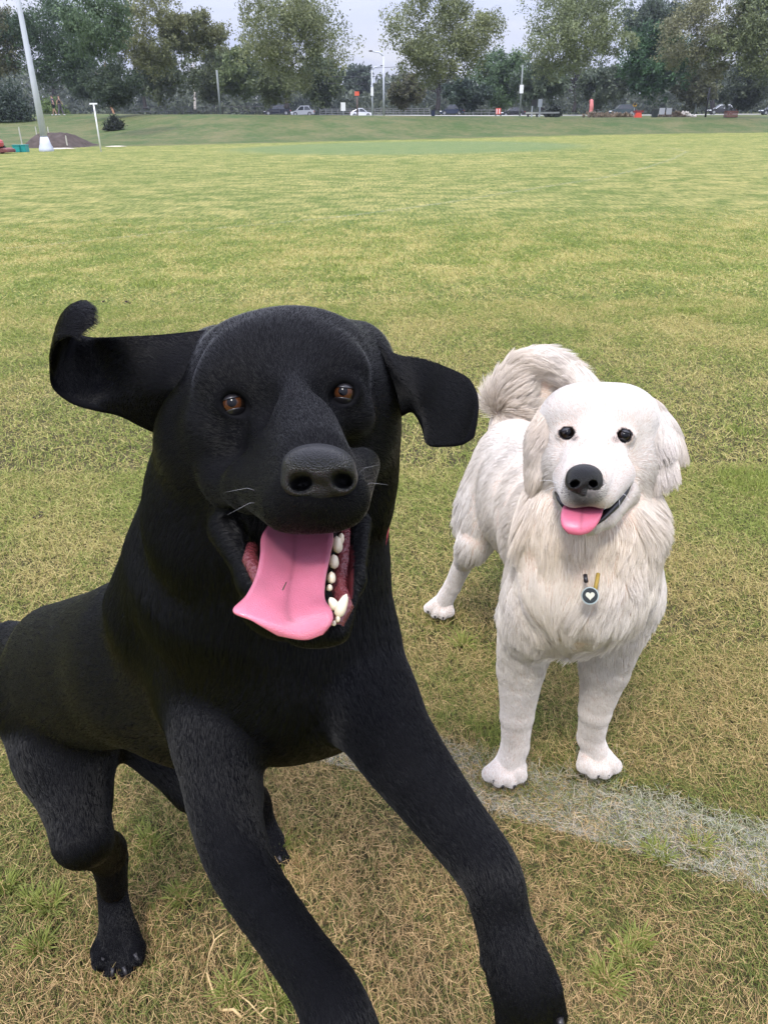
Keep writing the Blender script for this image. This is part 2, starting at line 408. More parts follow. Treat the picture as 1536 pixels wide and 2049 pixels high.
# ------------------------------------------------------------------ grass blades and dry straw near the camera
def make_curves(name, pos, rad, colr, material, parent=None):
    """pos (n,k,3), rad (n,k), colr (n,3)"""
    n, k, _ = pos.shape
    cu = bpy.data.hair_curves.new(name); cu.add_curves([k] * n)
    cu.attributes['position'].data.foreach_set('vector', pos.astype(np.float32).ravel())
    ra = cu.attributes.get('radius') or cu.attributes.new('radius', 'FLOAT', 'POINT')
    ra.data.foreach_set('value', rad.astype(np.float32).ravel())
    ca = cu.attributes.new('rnd', 'FLOAT_COLOR', 'CURVE')
    c = np.ones((n, 4), np.float32); c[:, :3] = colr; ca.data.foreach_set('color', c.ravel())
    cu.materials.append(material)
    o = bpy.data.objects.new(name, cu); COL.objects.link(o)
    if parent: o.parent = parent
    return o
def grass():
    bands = [(0.35, 1.5, 105000, 0.9, 0.00027), (1.5, 2.6, 52000, 0.95, 0.0004), (2.6, 5.5, 12500, 1.1, 0.00072), (5.5, 12.0, 2600, 1.3, 0.0015)]
    P0, R0, C0 = [], [], []
    for (ya, yb, dens, ls, w) in bands:
        def half(y): return 0.62 * y + 0.85
        n = int(dens * (yb - ya) * (half(ya) + half(yb)))
        y = ya + (yb - ya) * rng.random(int(n * 1.7)); x = (rng.random(len(y)) * 2 - 1) * half(yb)
        k = np.abs(x) < half(y) - 0.35 * rng.random(len(y)) ** 2; x, y = x[k][:n], y[k][:n]; n = len(x)
        p = np.column_stack([x, y, np.zeros(n)])
        patch = snoise(p, 3.0, 11)[:, 0] * 0.5 + snoise(p, 11.0, 12)[:, 0] * 0.5      # tufts
        tuft = patch > 0.98
        thin = snoise(p, 16.0, 15)[:, 0] < -1.25                                      # small bare spots
        keep = ~(thin & (rng.random(n) < 0.40)) & (rng.random(n) > smooth((y - 7) / 5) * .97); x, y, p, patch, tuft = x[keep], y[keep], p[keep], patch[keep], tuft[keep]; n = len(x)
        lying = rng.random(n) < np.where(tuft, 0.22, 0.50)
        Lg = np.where(lying, rng.gamma(4, 0.0048, n), rng.gamma(5, 0.0036, n) * np.where(tuft, 1.5, 1.0)) * ls
        Lg = np.clip(Lg, 0.006, 0.034 * ls)
        a = 2.3 + rng.normal(0, 1.15, n) + snoise(p, 9.0, 13)[:, 1] * 0.9 + (rng.random(n) < .35) * 3.14
        tilt = np.where(lying, rng.normal(1.25, 0.22, n), rng.normal(0.45, 0.28, n))
        d0 = np.column_stack([np.cos(a) * np.sin(tilt), np.sin(a) * np.sin(tilt), np.abs(np.cos(tilt)) + 0.05])
        a2 = a + rng.normal(0, 0.3, n); t2 = tilt + np.where(lying, 0.2, 0.45) * rng.random(n)
        d1 = np.column_stack([np.cos(a2) * np.sin(t2), np.sin(a2) * np.sin(t2), np.cos(t2)])
        z0 = np.where(lying, rng.random(n) * 0.016, 0.0)
        b = p + np.column_stack([np.zeros(n), np.zeros(n), z0 + 0.001])
        pts = np.stack([b, b + d0 * Lg[:, None] * 0.4, b + d0 * Lg[:, None] * 0.45 + d1 * Lg[:, None] * 0.3, b + d0 * Lg[:, None] * 0.45 + d1 * Lg[:, None] * 0.55], 1)
        pts[:, :, 2] = np.maximum(pts[:, :, 2], 0.003)
        # paint: distance to the near line
        dmin = np.full(n, 9.0)
        for q0, q1 in zip(near_pts[:-1:3], near_pts[3::3]):
            ab = q1 - q0; t = np.clip(((p[:, :2] - q0) @ ab) / (ab @ ab), 0, 1); dd = np.linalg.norm(p[:, :2] - q0 - t[:, None] * ab, axis=1); dmin = np.minimum(dmin, dd)
        edge = 0.075 + 0.012 * snoise(p, 25, 21)[:, 0]
        worn = np.clip(0.55 + 0.35 * snoise(p, 14, 22)[:, 0] + 0.3 * (dmin / 0.065) ** 2 * 0.8, 0, 1)
        paint = (dmin < edge) * (rng.random(n) < worn) * rng.uniform(0.35, 1.0, n)
        r1 = np.clip(rng.random(n) * 0.75 + lying * 0.30 - tuft * 0.22, 0, 1)
        ww = w * rng.uniform(0.6, 1.5, n) * np.where(tuft & ~lying, 1.3, 1)
        rad = ww[:, None] * np.array([1.0, 0.95, 0.75, 0.15])
        P0.append(pts); R0.append(rad); C0.append(np.column_stack([r1, rng.random(n), paint]))
    o = make_curves('grass', np.concatenate(P0), np.concatenate(R0), np.concatenate(C0), m_blade)
    tag(o, 'short trampled turf of green blades and straw in the foreground', None, None, 'stuff')
    log('grass', sum(len(q) for q in P0))
grass()
from mathutils.kdtree import KDTree
# ------------------------------------------------------------------ organic bodies: blended shapes -> one continuous skin
class Body:
    """primitives in the camera frame (metres); positions given as pixel + depth, radii in pixels at that depth"""
    def __init__(s): s.p = []
    def _rm(s, r, d): return r * d / FPX
    def cap(s, a, b, ra, rb, k=0.02, flow=None, L=0.01, c=0, op='+', fw=1.0):
        A, B = pc(*a), pc(*b)
        fl = (B - A) if flow is None else np.array(flow, float)
        s.p.append(dict(t='c', a=A, b=B, ra=s._rm(ra, a[2]), rb=s._rm(rb, b[2]), k=k, flow=fl / (np.linalg.norm(fl) + 1e-9), L=L, c=c, op=op, fw=fw)); return s
    def ell(s, a, r, rot=None, k=0.02, flow=(0, -1, 0), L=0.01, c=0, op='+', fw=1.0):
        """r: three radii in pixels (x, y, depth); rot: degrees about the view axis (anticlockwise), then about x, then about y"""
        A = pc(*a); R3 = np.eye(3)
        if rot is not None:
            rz, rx, ry = [math.radians(q) for q in (list(rot) + [0, 0, 0])[:3]]
            Z = np.array([[math.cos(rz), -math.sin(rz), 0], [math.sin(rz), math.cos(rz), 0], [0, 0, 1]])
            X = np.array([[1, 0, 0], [0, math.cos(rx), -math.sin(rx)], [0, math.sin(rx), math.cos(rx)]])
            Y = np.array([[math.cos(ry), 0, math.sin(ry)], [0, 1, 0], [-math.sin(ry), 0, math.cos(ry)]])
            R3 = Z @ X @ Y
        rr = np.array([s._rm(q, a[2]) for q in r]); fl = np.array(flow, float)
        s.p.append(dict(t='e', a=A, r=rr, R=R3, k=k, flow=fl / (np.linalg.norm(fl) + 1e-9), L=L, c=c, op=op, fw=fw)); return s
    def chain(s, pts, k=0.02, L=0.01, c=0, flow=None, fw=1.0, sub=4):
        A = np.array([q[:4] for q in pts], float); out = []; n = len(A)
        for i in range(n - 1):
            p0 = A[i - 1] if i else 2 * A[0] - A[1]; p1, p2 = A[i], A[i + 1]; p3 = A[i + 2] if i + 2 < n else 2 * A[-1] - A[-2]
            for t in np.arange(sub) / sub: out.append(.5 * (2 * p1 + (p2 - p0) * t + (2 * p0 - 5 * p1 + 4 * p2 - p3) * t * t + (3 * p1 - p0 - 3 * p2 + p3) * t ** 3))
        out.append(A[-1])
        for i, (q0, q1) in enumerate(zip(out[:-1], out[1:])): s.cap(q0[:3], q1[:3], q0[3], q1[3], k if i < (2 if sub > 1 else 1) else min(k, .006), flow, L, c, '+', fw)
        return s
    @staticmethod
    def dist(q, X):
        if q['t'] == 'c':
            ab = q['b'] - q['a']; pa = X - q['a'].astype(X.dtype); L2 = float(ab @ ab) + 1e-12
            t = np.clip(pa @ (ab / L2).astype(X.dtype), 0, 1)
            dv = pa - t[..., None] * ab.astype(X.dtype)
            return np.sqrt(np.einsum('...i,...i->...', dv, dv)) - (q['ra'] + (q['rb'] - q['ra']) * t)
        pl = (X - q['a'].astype(X.dtype)) @ q['R'].astype(X.dtype)
        k0 = np.sqrt((((pl / q['r'].astype(X.dtype))) ** 2).sum(-1)); k1 = np.sqrt(((pl / (q['r'] ** 2).astype(X.dtype)) ** 2).sum(-1)) + 1e-9
        return k0 * (k0 - 1) / k1
    def grid(s, h):
        lo = np.full(3, 1e9); hi = -lo
        for q in s.p:
            if q['op'] != '+': continue
            if q['t'] == 'c': m = max(q['ra'], q['rb']); l = np.minimum(q['a'], q['b']) - m; u = np.maximum(q['a'], q['b']) + m
            else: m = q['r'].max(); l = q['a'] - m; u = q['a'] + m
            lo = np.minimum(lo, l); hi = np.maximum(hi, u)
        lo -= 3 * h + 0.004; hi += 3 * h + 0.004
        n = np.ceil((hi - lo) / h).astype(int) + 1
        s.lo, s.h, s.n = lo, h, n
        s.F = np.full(n, 0.05, np.float32); s.done = 0
        s.ev()
        return s
    def ev(s):
        for q in s.p[s.done:]:
            mg = 0.052 if q['op'] == '+' else q['k'] + 0.006
            if q['t'] == 'c': m = max(q['ra'], q['rb']); l = np.minimum(q['a'], q['b']) - m; u = np.maximum(q['a'], q['b']) + m
            else:
                e = np.abs(q['R']) @ q['r']; l = q['a'] - e; u = q['a'] + e
            i0 = np.clip(np.floor((l - mg - s.lo) / s.h).astype(int), 0, s.n); i1 = np.clip(np.ceil((u + mg - s.lo) / s.h).astype(int) + 1, 0, s.n)
            if (i1 <= i0).any(): continue
            ax = [(s.lo[j] + s.h * np.arange(i0[j], i1[j])).astype(np.float32) for j in range(3)]
            sub = s.F[i0[0]:i1[0], i0[1]:i1[1], i0[2]:i1[2]]
            step = max(1, int(3e6 / max(1, sub.shape[1] * sub.shape[2])))
            for a in range(0, sub.shape[0], step):
                X = np.stack(np.meshgrid(ax[0][a:a + step], ax[1], ax[2], indexing='ij'), -1)
                d = Body.dist(q, X).astype(np.float32); A = sub[a:a + step]; k = max(q['k'], 1e-4)
                if q['op'] == '+':
                    hh = np.maximum(k - np.abs(A - d), 0) / k; A[...] = np.minimum(A, d) - hh * hh * k * 0.25
                else:
                    d = -d; hh = np.maximum(k - np.abs(A - d), 0) / k; A[...] = np.maximum(A, d) + hh * hh * k * 0.25
        s.done = len(s.p)
    def sample(s, X):
        g = (X - s.lo) / s.h; i = np.clip(np.floor(g).astype(int), 0, s.n - 2); f = g - i; o = 0
        for c in np.ndindex(2, 2, 2):
            w = np.prod(np.where(np.array(c), f, 1 - f), -1); o = o + w * s.F[i[..., 0] + c[0], i[..., 1] + c[1], i[..., 2] + c[2]]
        return o
    def depth(s, px, py, near=0.2):
        """depth where the pixel's ray first meets the skin"""
        d = np.arange(max(near, s.lo[2]), s.lo[2] + s.h * (s.n[2] - 2), s.h * 0.4)
        X = np.stack([(px - CX) / FPX * d, -(py - CY) / FPX * d, d], -1)
        ok = ((X > s.lo) & (X < s.lo + s.h * (s.n - 2))).all(-1); f = np.full(len(d), 1.0); f[ok] = s.sample(X[ok])
        j = np.where(f < 0)[0]
        return float(d[j[0]]) if len(j) else None
    def extract(s):
        F = s.F; I = F < 0
        n = s.n
        c = I[:-1, :-1, :-1].astype(np.uint8)
        for a in ((0, 0, 1), (0, 1, 0), (0, 1, 1), (1, 0, 0), (1, 0, 1), (1, 1, 0), (1, 1, 1)):
            c = c + I[a[0]:n[0] - 1 + a[0], a[1]:n[1] - 1 + a[1], a[2]:n[2] - 1 + a[2]]
        act = np.argwhere((c > 0) & (c < 8))
        idx = np.full(tuple(n - 1), -1, np.int32); idx[act[:, 0], act[:, 1], act[:, 2]] = np.arange(len(act))
        cor = {a: F[act[:, 0] + a[0], act[:, 1] + a[1], act[:, 2] + a[2]] for a in np.ndindex(2, 2, 2)}
        acc = np.zeros((len(act), 3)); cnt = np.zeros(len(act))
        for a in np.ndindex(2, 2, 2):
            for j in range(3):
                if a[j]: continue
                b = list(a); b[j] = 1; b = tuple(b); fa, fb = cor[a], cor[b]; m = (fa < 0) != (fb < 0)
                t = np.where(m, fa / np.where(m, fa - fb, 1), 0)
                e = np.array(a, float)[None].repeat(len(act), 0); e[:, j] += t
                acc += e * m[:, None]; cnt += m
        V = (act + acc / cnt[:, None]) * s.h + s.lo
        quads = []
        for j in range(3):
            sl0 = [slice(None)] * 3; sl1 = [slice(None)] * 3; sl0[j] = slice(0, -1); sl1[j] = slice(1, None)
            A, B = I[tuple(sl0)], I[tuple(sl1)]
            e = np.argwhere(A != B); u, w = [(1, 2), (2, 0), (0, 1)][j]
            e = e[(e[:, u] > 0) & (e[:, w] > 0) & (e[:, u] < n[u] - 1) & (e[:, w] < n[w] - 1)]
            flip = A[e[:, 0], e[:, 1], e[:, 2]]
            def g(du, dw):
                q = e.copy(); q[:, u] -= du; q[:, w] -= dw; return idx[q[:, 0], q[:, 1], q[:, 2]]
            Q = np.stack([g(1, 1), g(0, 1), g(0, 0), g(1, 0)], -1)
            Q[~flip] = Q[~flip][:, ::-1]
            quads.append(Q)
        Q = np.concatenate(quads); Q = Q[(Q >= 0).all(1)]
        # normals from the gradient
        e = s.h
        N = np.stack([s.sample(V + np.eye(3)[j] * e) - s.sample(V - np.eye(3)[j] * e) for j in range(3)], -1)
        N /= np.linalg.norm(N, axis=1)[:, None] + 1e-9
        s.V, s.Q, s.N = V, Q, N
        return s
    def attrs(s, tau=0.010):
        V = s.V.astype(np.float32); adds = [q for q in s.p if q['op'] == '+']
        D = np.stack([Body.dist(q, V) for q in adds], 1); D -= D.min(1)[:, None]
        W = np.exp(-D / tau); W /= W.sum(1)[:, None]
        W2 = W * np.array([q['fw'] for q in adds])
        s.flow = W2 @ np.array([q['flow'] for q in adds]); s.len = W @ np.array([q['L'] for q in adds])
        s.cw = W @ np.array([q['c'] for q in adds], float)
        s.cut = np.zeros(len(V)); s.len = s.len.astype(float)
        for q in s.p:
            if q['op'] == '-':
                w = np.clip(1.6 - np.abs(Body.dist(q, V)) / 0.0028, 0, 1); s.cut = np.maximum(s.cut, w * q['c'])
                if q['c'] > 0.4: s.len = s.len * (1 - w)
        return s

def fur(name, B, count, parent, origin, material, colour, width, origin_ok=None, lift=0.35, wave=0.25, wfreq=60, seg=4, lenmul=None, seed=1, clump=0.0, clump_n=40, cvar=.06, lref=.02, droop=0.0, back=0.0):
    """strands rooted on the skin of body B"""
    r = np.random.default_rng(seed)
    V, Q, N = B.V, B.Q, B.N
    a, b, c, d = V[Q[:, 0]], V[Q[:, 1]], V[Q[:, 2]], V[Q[:, 3]]
    area = 0.5 * np.linalg.norm(np.cross(c - a, d - b), axis=1)
    cen = (a + b + c + d) / 4
    view = -cen / np.linalg.norm(cen, axis=1)[:, None]; nf = N[Q].mean(1)
    facing = (nf * view).sum(1)
    w = area * np.where(facing > -0.35, 1.0, 0.35) * (0.6 / np.clip(cen[:, 2], 0.4, 3)) ** 1.0
    fl = B.len[Q].mean(1); w = w * (fl > 0.0008) * np.clip((0.012 / np.maximum(fl, 0.004)), 0.45, 1.6)
    cdf = np.cumsum(w); cdf /= cdf[-1]
    k = np.searchsorted(cdf, r.random(count))
    u, v = r.random(count)[:, None], r.random(count)[:, None]
    def lerp(x): return (x[Q[k, 0]] * (1 - u) + x[Q[k, 1]] * u) * (1 - v) + (x[Q[k, 3]] * (1 - u) + x[Q[k, 2]] * u) * v
    p = lerp(V); n = lerp(N); n /= np.linalg.norm(n, axis=1)[:, None]
    f = lerp(B.flow); L = lerp(B.len[:, None])[:, 0] * r.uniform(0.65, 1.15, count)
    if lenmul is not None: L = L * lenmul(p, n)
    f = f + snoise(p, wfreq * 0.35, seed + 5) * wave * 0.8
    f = f - (f * n).sum(1)[:, None] * n; f /= np.linalg.norm(f, axis=1)[:, None] + 1e-6
    lf = lift * r.uniform(0.6, 1.5, count); ls_ = np.clip(L / lref, .22, 1)[:, None]
    dir0 = f + n * lf[:, None]; dir0 /= np.linalg.norm(dir0, axis=1)[:, None]
    cl = snoise(p, wfreq, seed + 9) * wave + snoise(p, wfreq * 2.6, seed + 11) * wave * 0.5
    cl = cl * ls_
    down = -np.array([CR[2], CU[2], CF[2]])
    ks = np.linspace(0, 1, seg)
    pts = []
    for t in ks:
        q = p + (dir0 * t + cl * (t ** 1.5) * 0.55 - n * (lf[:, None] * 0.55 * t * t) + down * droop * t * t) * L[:, None]
        pts.append(q)
    pts = np.stack(pts, 1); pts[:, 0] -= n * 0.0008
    if clump:
        kd = KDTree(count // clump_n + 1); ci = np.arange(0, count, clump_n)
        for j, i in enumerate(ci): kd.insert(p[i], j)
        kd.balance(); fnd = kd.find; near = np.array([fnd(q)[1] for q in p]); cidx = ci[near]
        far_ = np.linalg.norm(p - p[cidx], axis=1); ok = (far_ < L * 1.2 + .004)[:, None]
        for s_, t in enumerate(ks): pts[:, s_] += (pts[cidx, s_] - pts[:, s_]) * (clump * t ** 1.3) * ok * ls_
        shade = 1 + (r.normal(0, cvar, len(ci))[near]) * ls_[:, 0]
    else: shade = np.ones(count)
    rad = (width * r.uniform(0.7, 1.3, count) * np.clip((p[:, 2] / 0.8), 0.7, 2.2))[:, None] * np.clip(1.15 - ks ** 1.6, 0.12, 1)[None]
    colr = np.clip(colour(p, n, L, r, lerp) * shade[:, None], 0.001, .9)
    wp = c2w(pts.reshape(-1, 3)).reshape(count, seg, 3) - np.array(origin)
    return make_curves(name, wp, rad, colr, material, parent)

def skin_mesh(name, B, m, parent, origin, colors):
    o = np_mesh(name, c2w(B.V) - np.array(origin), B.Q, m, True, colors, parent)
    if o.data.polygons[0].area >= 0:
        # outward check with the stored normals
        q = B.Q[0]; nn = B.N[q].mean(0); wn_ = nn[0] * CR + nn[1] * CU + nn[2] * CF
        if np.dot(np.array(o.data.polygons[0].normal), wn_) < 0: o.data.flip_normals()
    return o
def fur_mat(name, rough=0.5, spec=0.4, sheen=0.0, tint=(1, 1, 1)):
    m = mat(name, (0.5, 0.5, 0.5), rough, spec); n = m.node_tree; b = n.nodes['Principled BSDF']
    a = n.nodes.new('ShaderNodeAttribute'); a.attribute_name = 'rnd'
    n.links.new(a.outputs['Color'], b.inputs['Base Color'])
    if sheen: b.inputs['Sheen Weight'].default_value = sheen; b.inputs['Sheen Roughness'].default_value = 0.4
    return m

def surf_grid(name, rows, m, parent, origin, thick=0.004, sub=3, smooth_=True, close=False, grad=None):
    """rows of (px,py,d) -> a smooth sheet with real thickness; returns object and dense camera-frame grid"""
    G_ = np.array([[pc(*q) for q in r] for r in rows])
    def cr(g, axis, k):
        g = np.moveaxis(g, axis, 0); n = len(g); out = []
        for i in range(n - 1):
            p0 = g[max(i - 1, 0)] if i else 2 * g[0] - g[1]; p1, p2 = g[i], g[i + 1]; p3 = g[i + 2] if i + 2 < n else 2 * g[-1] - g[-2]
            for t in np.arange(k) / k:
                out.append(0.5 * ((2 * p1) + (-p0 + p2) * t + (2 * p0 - 5 * p1 + 4 * p2 - p3) * t * t + (-p0 + 3 * p1 - 3 * p2 + p3) * t ** 3))
        out.append(g[-1]); return np.moveaxis(np.array(out), 0, axis)
    D = cr(cr(G_, 0, 2 ** sub), 1, 2 ** sub)
    nu, nv = D.shape[:2]
    du = np.gradient(D, axis=0); dv = np.gradient(D, axis=1); N = np.cross(du, dv); N /= np.linalg.norm(N, axis=2)[..., None] + 1e-9
    # thickness tapers towards the edges
    ev = np.sin(np.linspace(0.0, math.pi, nv)) ** 0.5; eu = np.minimum(1, (1 - np.linspace(0, 1, nu)) * 8) ** 0.5
    T = thick * 0.5 * (0.25 + 0.75 * ev[None] * eu[:, None])
    A = D + N * T[..., None]; Bk = D - N * T[..., None]
    v = np.vstack([A.reshape(-1, 3), Bk.reshape(-1, 3)]); n0 = nu * nv; f = []
    for i in range(nu - 1):
        for j in range(nv - 1):
            a = i * nv + j; f.append((a, a + 1, a + nv + 1, a + nv)); f.append((n0 + a, n0 + a + nv, n0 + a + nv + 1, n0 + a + 1))
    rim = [i * nv for i in range(nu)] + [(nu - 1) * nv + j for j in range(1, nv)] + [i * nv + nv - 1 for i in range(nu - 2, -1, -1)] + [j for j in range(nv - 2, 0, -1)]
    for a, b in zip(rim, rim[1:] + rim[:1]): f.append((a, b, n0 + b, n0 + a))
    cols = None
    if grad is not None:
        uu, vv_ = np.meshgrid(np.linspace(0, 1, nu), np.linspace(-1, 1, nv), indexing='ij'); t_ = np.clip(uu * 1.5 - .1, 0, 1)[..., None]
        cg = np.array(grad[0]) * (1 - t_) + np.array(grad[1]) * t_; cg = cg * (1 - .28 * np.exp(-(vv_ / .09) ** 2) * (uu > .1) * (uu < .8))[..., None]  # colour carries the tongue's own purple back plus painted shade and groove darkening
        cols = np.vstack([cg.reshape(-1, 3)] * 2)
    o = np_mesh(name, c2w(v) - np.array(origin), np.array(f), m, True, cols, parent)
    bm = bmesh.new(); bm.from_mesh(o.data); bmesh.ops.recalc_face_normals(bm, faces=bm.faces[:]); bm.to_mesh(o.data); bm.free()
    class S: pass
    s = S(); s.V = v
    s.N = np.vstack([N.reshape(-1, 3), -N.reshape(-1, 3)])
    s.Q = np.array([q for q in f]); s.du = np.vstack([du.reshape(-1, 3)] * 2); s.dv = np.vstack([dv.reshape(-1, 3)] * 2)
    q = s.Q[0]; return o, s
def eye_parts(parent, origin, B, px, py, r_px, d, iris, pupil_r, m_sclera, m_iris, m_pupil, m_cornea, look=None, lids=None):
    """eyeball with iris and pupil discs set under a clear glossy cornea"""
    c = pc(px, py, d); R = r_px * d / FPX
    z = -c / np.linalg.norm(c) if look is None else np.array(look, float) / np.linalg.norm(look)
    x = np.cross([0, 1, 0], z); x /= np.linalg.norm(x); y = np.cross(z, x)
    nu, nv = 40, 24; v = []; mats = []; f = []
    for j in range(nv + 1):
        th = math.pi * 0.62 * j / nv
        for i in range(nu):
            ph = 2 * math.pi * i / nu; v.append(c + R * (math.sin(th) * math.cos(ph) * x + math.sin(th) * math.sin(ph) * y + math.cos(th) * z))
    for j in range(nv):
        for i in range(nu):
            f.append((j * nu + i, j * nu + (i + 1) % nu, (j + 1) * nu + (i + 1) % nu, (j + 1) * nu + i)); th = 0.62 * math.pi * (j + 0.5) / nv
            mats.append(2 if th < pupil_r else 1 if th < iris else 0)
    o = np_mesh('eye', c2w(np.array(v)) - np.array(origin), np.array(f), [m_sclera, m_iris, m_pupil], True, None, parent)
    o.data.polygons.foreach_set('material_index', mats[:len(o.data.polygons)])
    bm = bmesh.new(); bm.from_mesh(o.data); bmesh.ops.recalc_face_normals(bm, faces=bm.faces[:]); bm.to_mesh(o.data); bm.free()
    # lids: two shells just outside the eyeball
    def lid(axis, ang, m, grow):
        ax_ = np.array(axis, float); ax_ = ax_[0] * x + ax_[1] * y + ax_[2] * z; ax_ /= np.linalg.norm(ax_); u_ = np.cross(ax_, x if abs(ax_ @ x) < .9 else y); u_ /= np.linalg.norm(u_); w_ = np.cross(ax_, u_)
        v = []; f = []
        for rr in (R * grow, R * grow * .97):
            for j in range(11):
                th = ang * j / 10
                for i in range(nu): ph = 2 * math.pi * i / nu; v.append(c + rr * (math.sin(th) * math.cos(ph) * u_ + math.sin(th) * math.sin(ph) * w_ + math.cos(th) * ax_))
        for k in (0, 11 * nu):
            for j in range(10):
                for i in range(nu): f.append((k + j * nu + i, k + j * nu + (i + 1) % nu, k + (j + 1) * nu + (i + 1) % nu, k + (j + 1) * nu + i))
        for i in range(nu): f.append((10 * nu + i, 10 * nu + (i + 1) % nu, 21 * nu + (i + 1) % nu, 21 * nu + i))
        l_ = np_mesh('eyelid', c2w(np.array(v)) - np.array(origin), np.array(f), m, True, None, o)
        bm = bmesh.new(); bm.from_mesh(l_.data); bmesh.ops.recalc_face_normals(bm, faces=bm.faces[:]); bm.to_mesh(l_.data); bm.free()
    if lids:
        lid((lids[0], 1, lids[1]), lids[2], lids[5], 1.07); lid((-lids[0], -1, lids[3]), lids[4], lids[5], 1.05)
    return o
def hair_mat(name, melanin=1.0, rough=.3, radial=.45):
    m = bpy.data.materials.new(name); m.use_nodes = True; n = m.node_tree; n.nodes.remove(n.nodes['Principled BSDF'])
    h = n.nodes.new('ShaderNodeBsdfHairPrincipled'); h.parametrization = 'MELANIN'
    h.inputs['Melanin'].default_value = melanin; h.inputs['Melanin Redness'].default_value = .1
    h.inputs['Roughness'].default_value = rough; h.inputs['Radial Roughness'].default_value = radial
    h.inputs['IOR'].default_value = 1.37; h.inputs['Random Roughness'].default_value = .2
    n.links.new(h.outputs[0], n.nodes['Material Output'].inputs['Surface']); return m
# ------------------------------------------------------------------ black dog leaping towards the camera
m_bskin = mat('black_skin', (0.003, 0.003, 0.004), 0.7, 0.05, attr='col')
m_bfur = hair_mat('black_fur', 1.0, .22, .35)
m_lip = mat('black_lip', (0.012, 0.011, 0.013), 0.3, 0.5)
m_nose = mat('black_nose', (0.004, 0.004, 0.005), 0.30, 0.5, bump=0.55, bscale=900)
m_sclera = mat('eye_rim_dark', (0.012, 0.008, 0.006), 0.15, 0.4)
m_iris = mat('brown_iris', (0.050, 0.018, 0.007), 0.12, 0.2, noise=0.3, nscale=400)
m_pupil = mat('pupil', (0.002, 0.002, 0.003), 0.06, 0.18)
m_tongue = mat('tongue', (0.60, 0.15, 0.20), 0.3, 0.5, sss=0.25, bump=0.30, bscale=1300, noise=0.20, nscale=28, attr='col', coat=.35)
m_gum = mat('gum', (0.14, 0.03, 0.035), 0.25, 0.6, bump=0.4, bscale=300)
m_tooth = mat('tooth', (0.66, 0.57, 0.43), 0.22, 0.6, sss=0.1, noise=.15, nscale=120)
m_claw = mat('dark_claw', (0.02, 0.018, 0.018), 0.35)

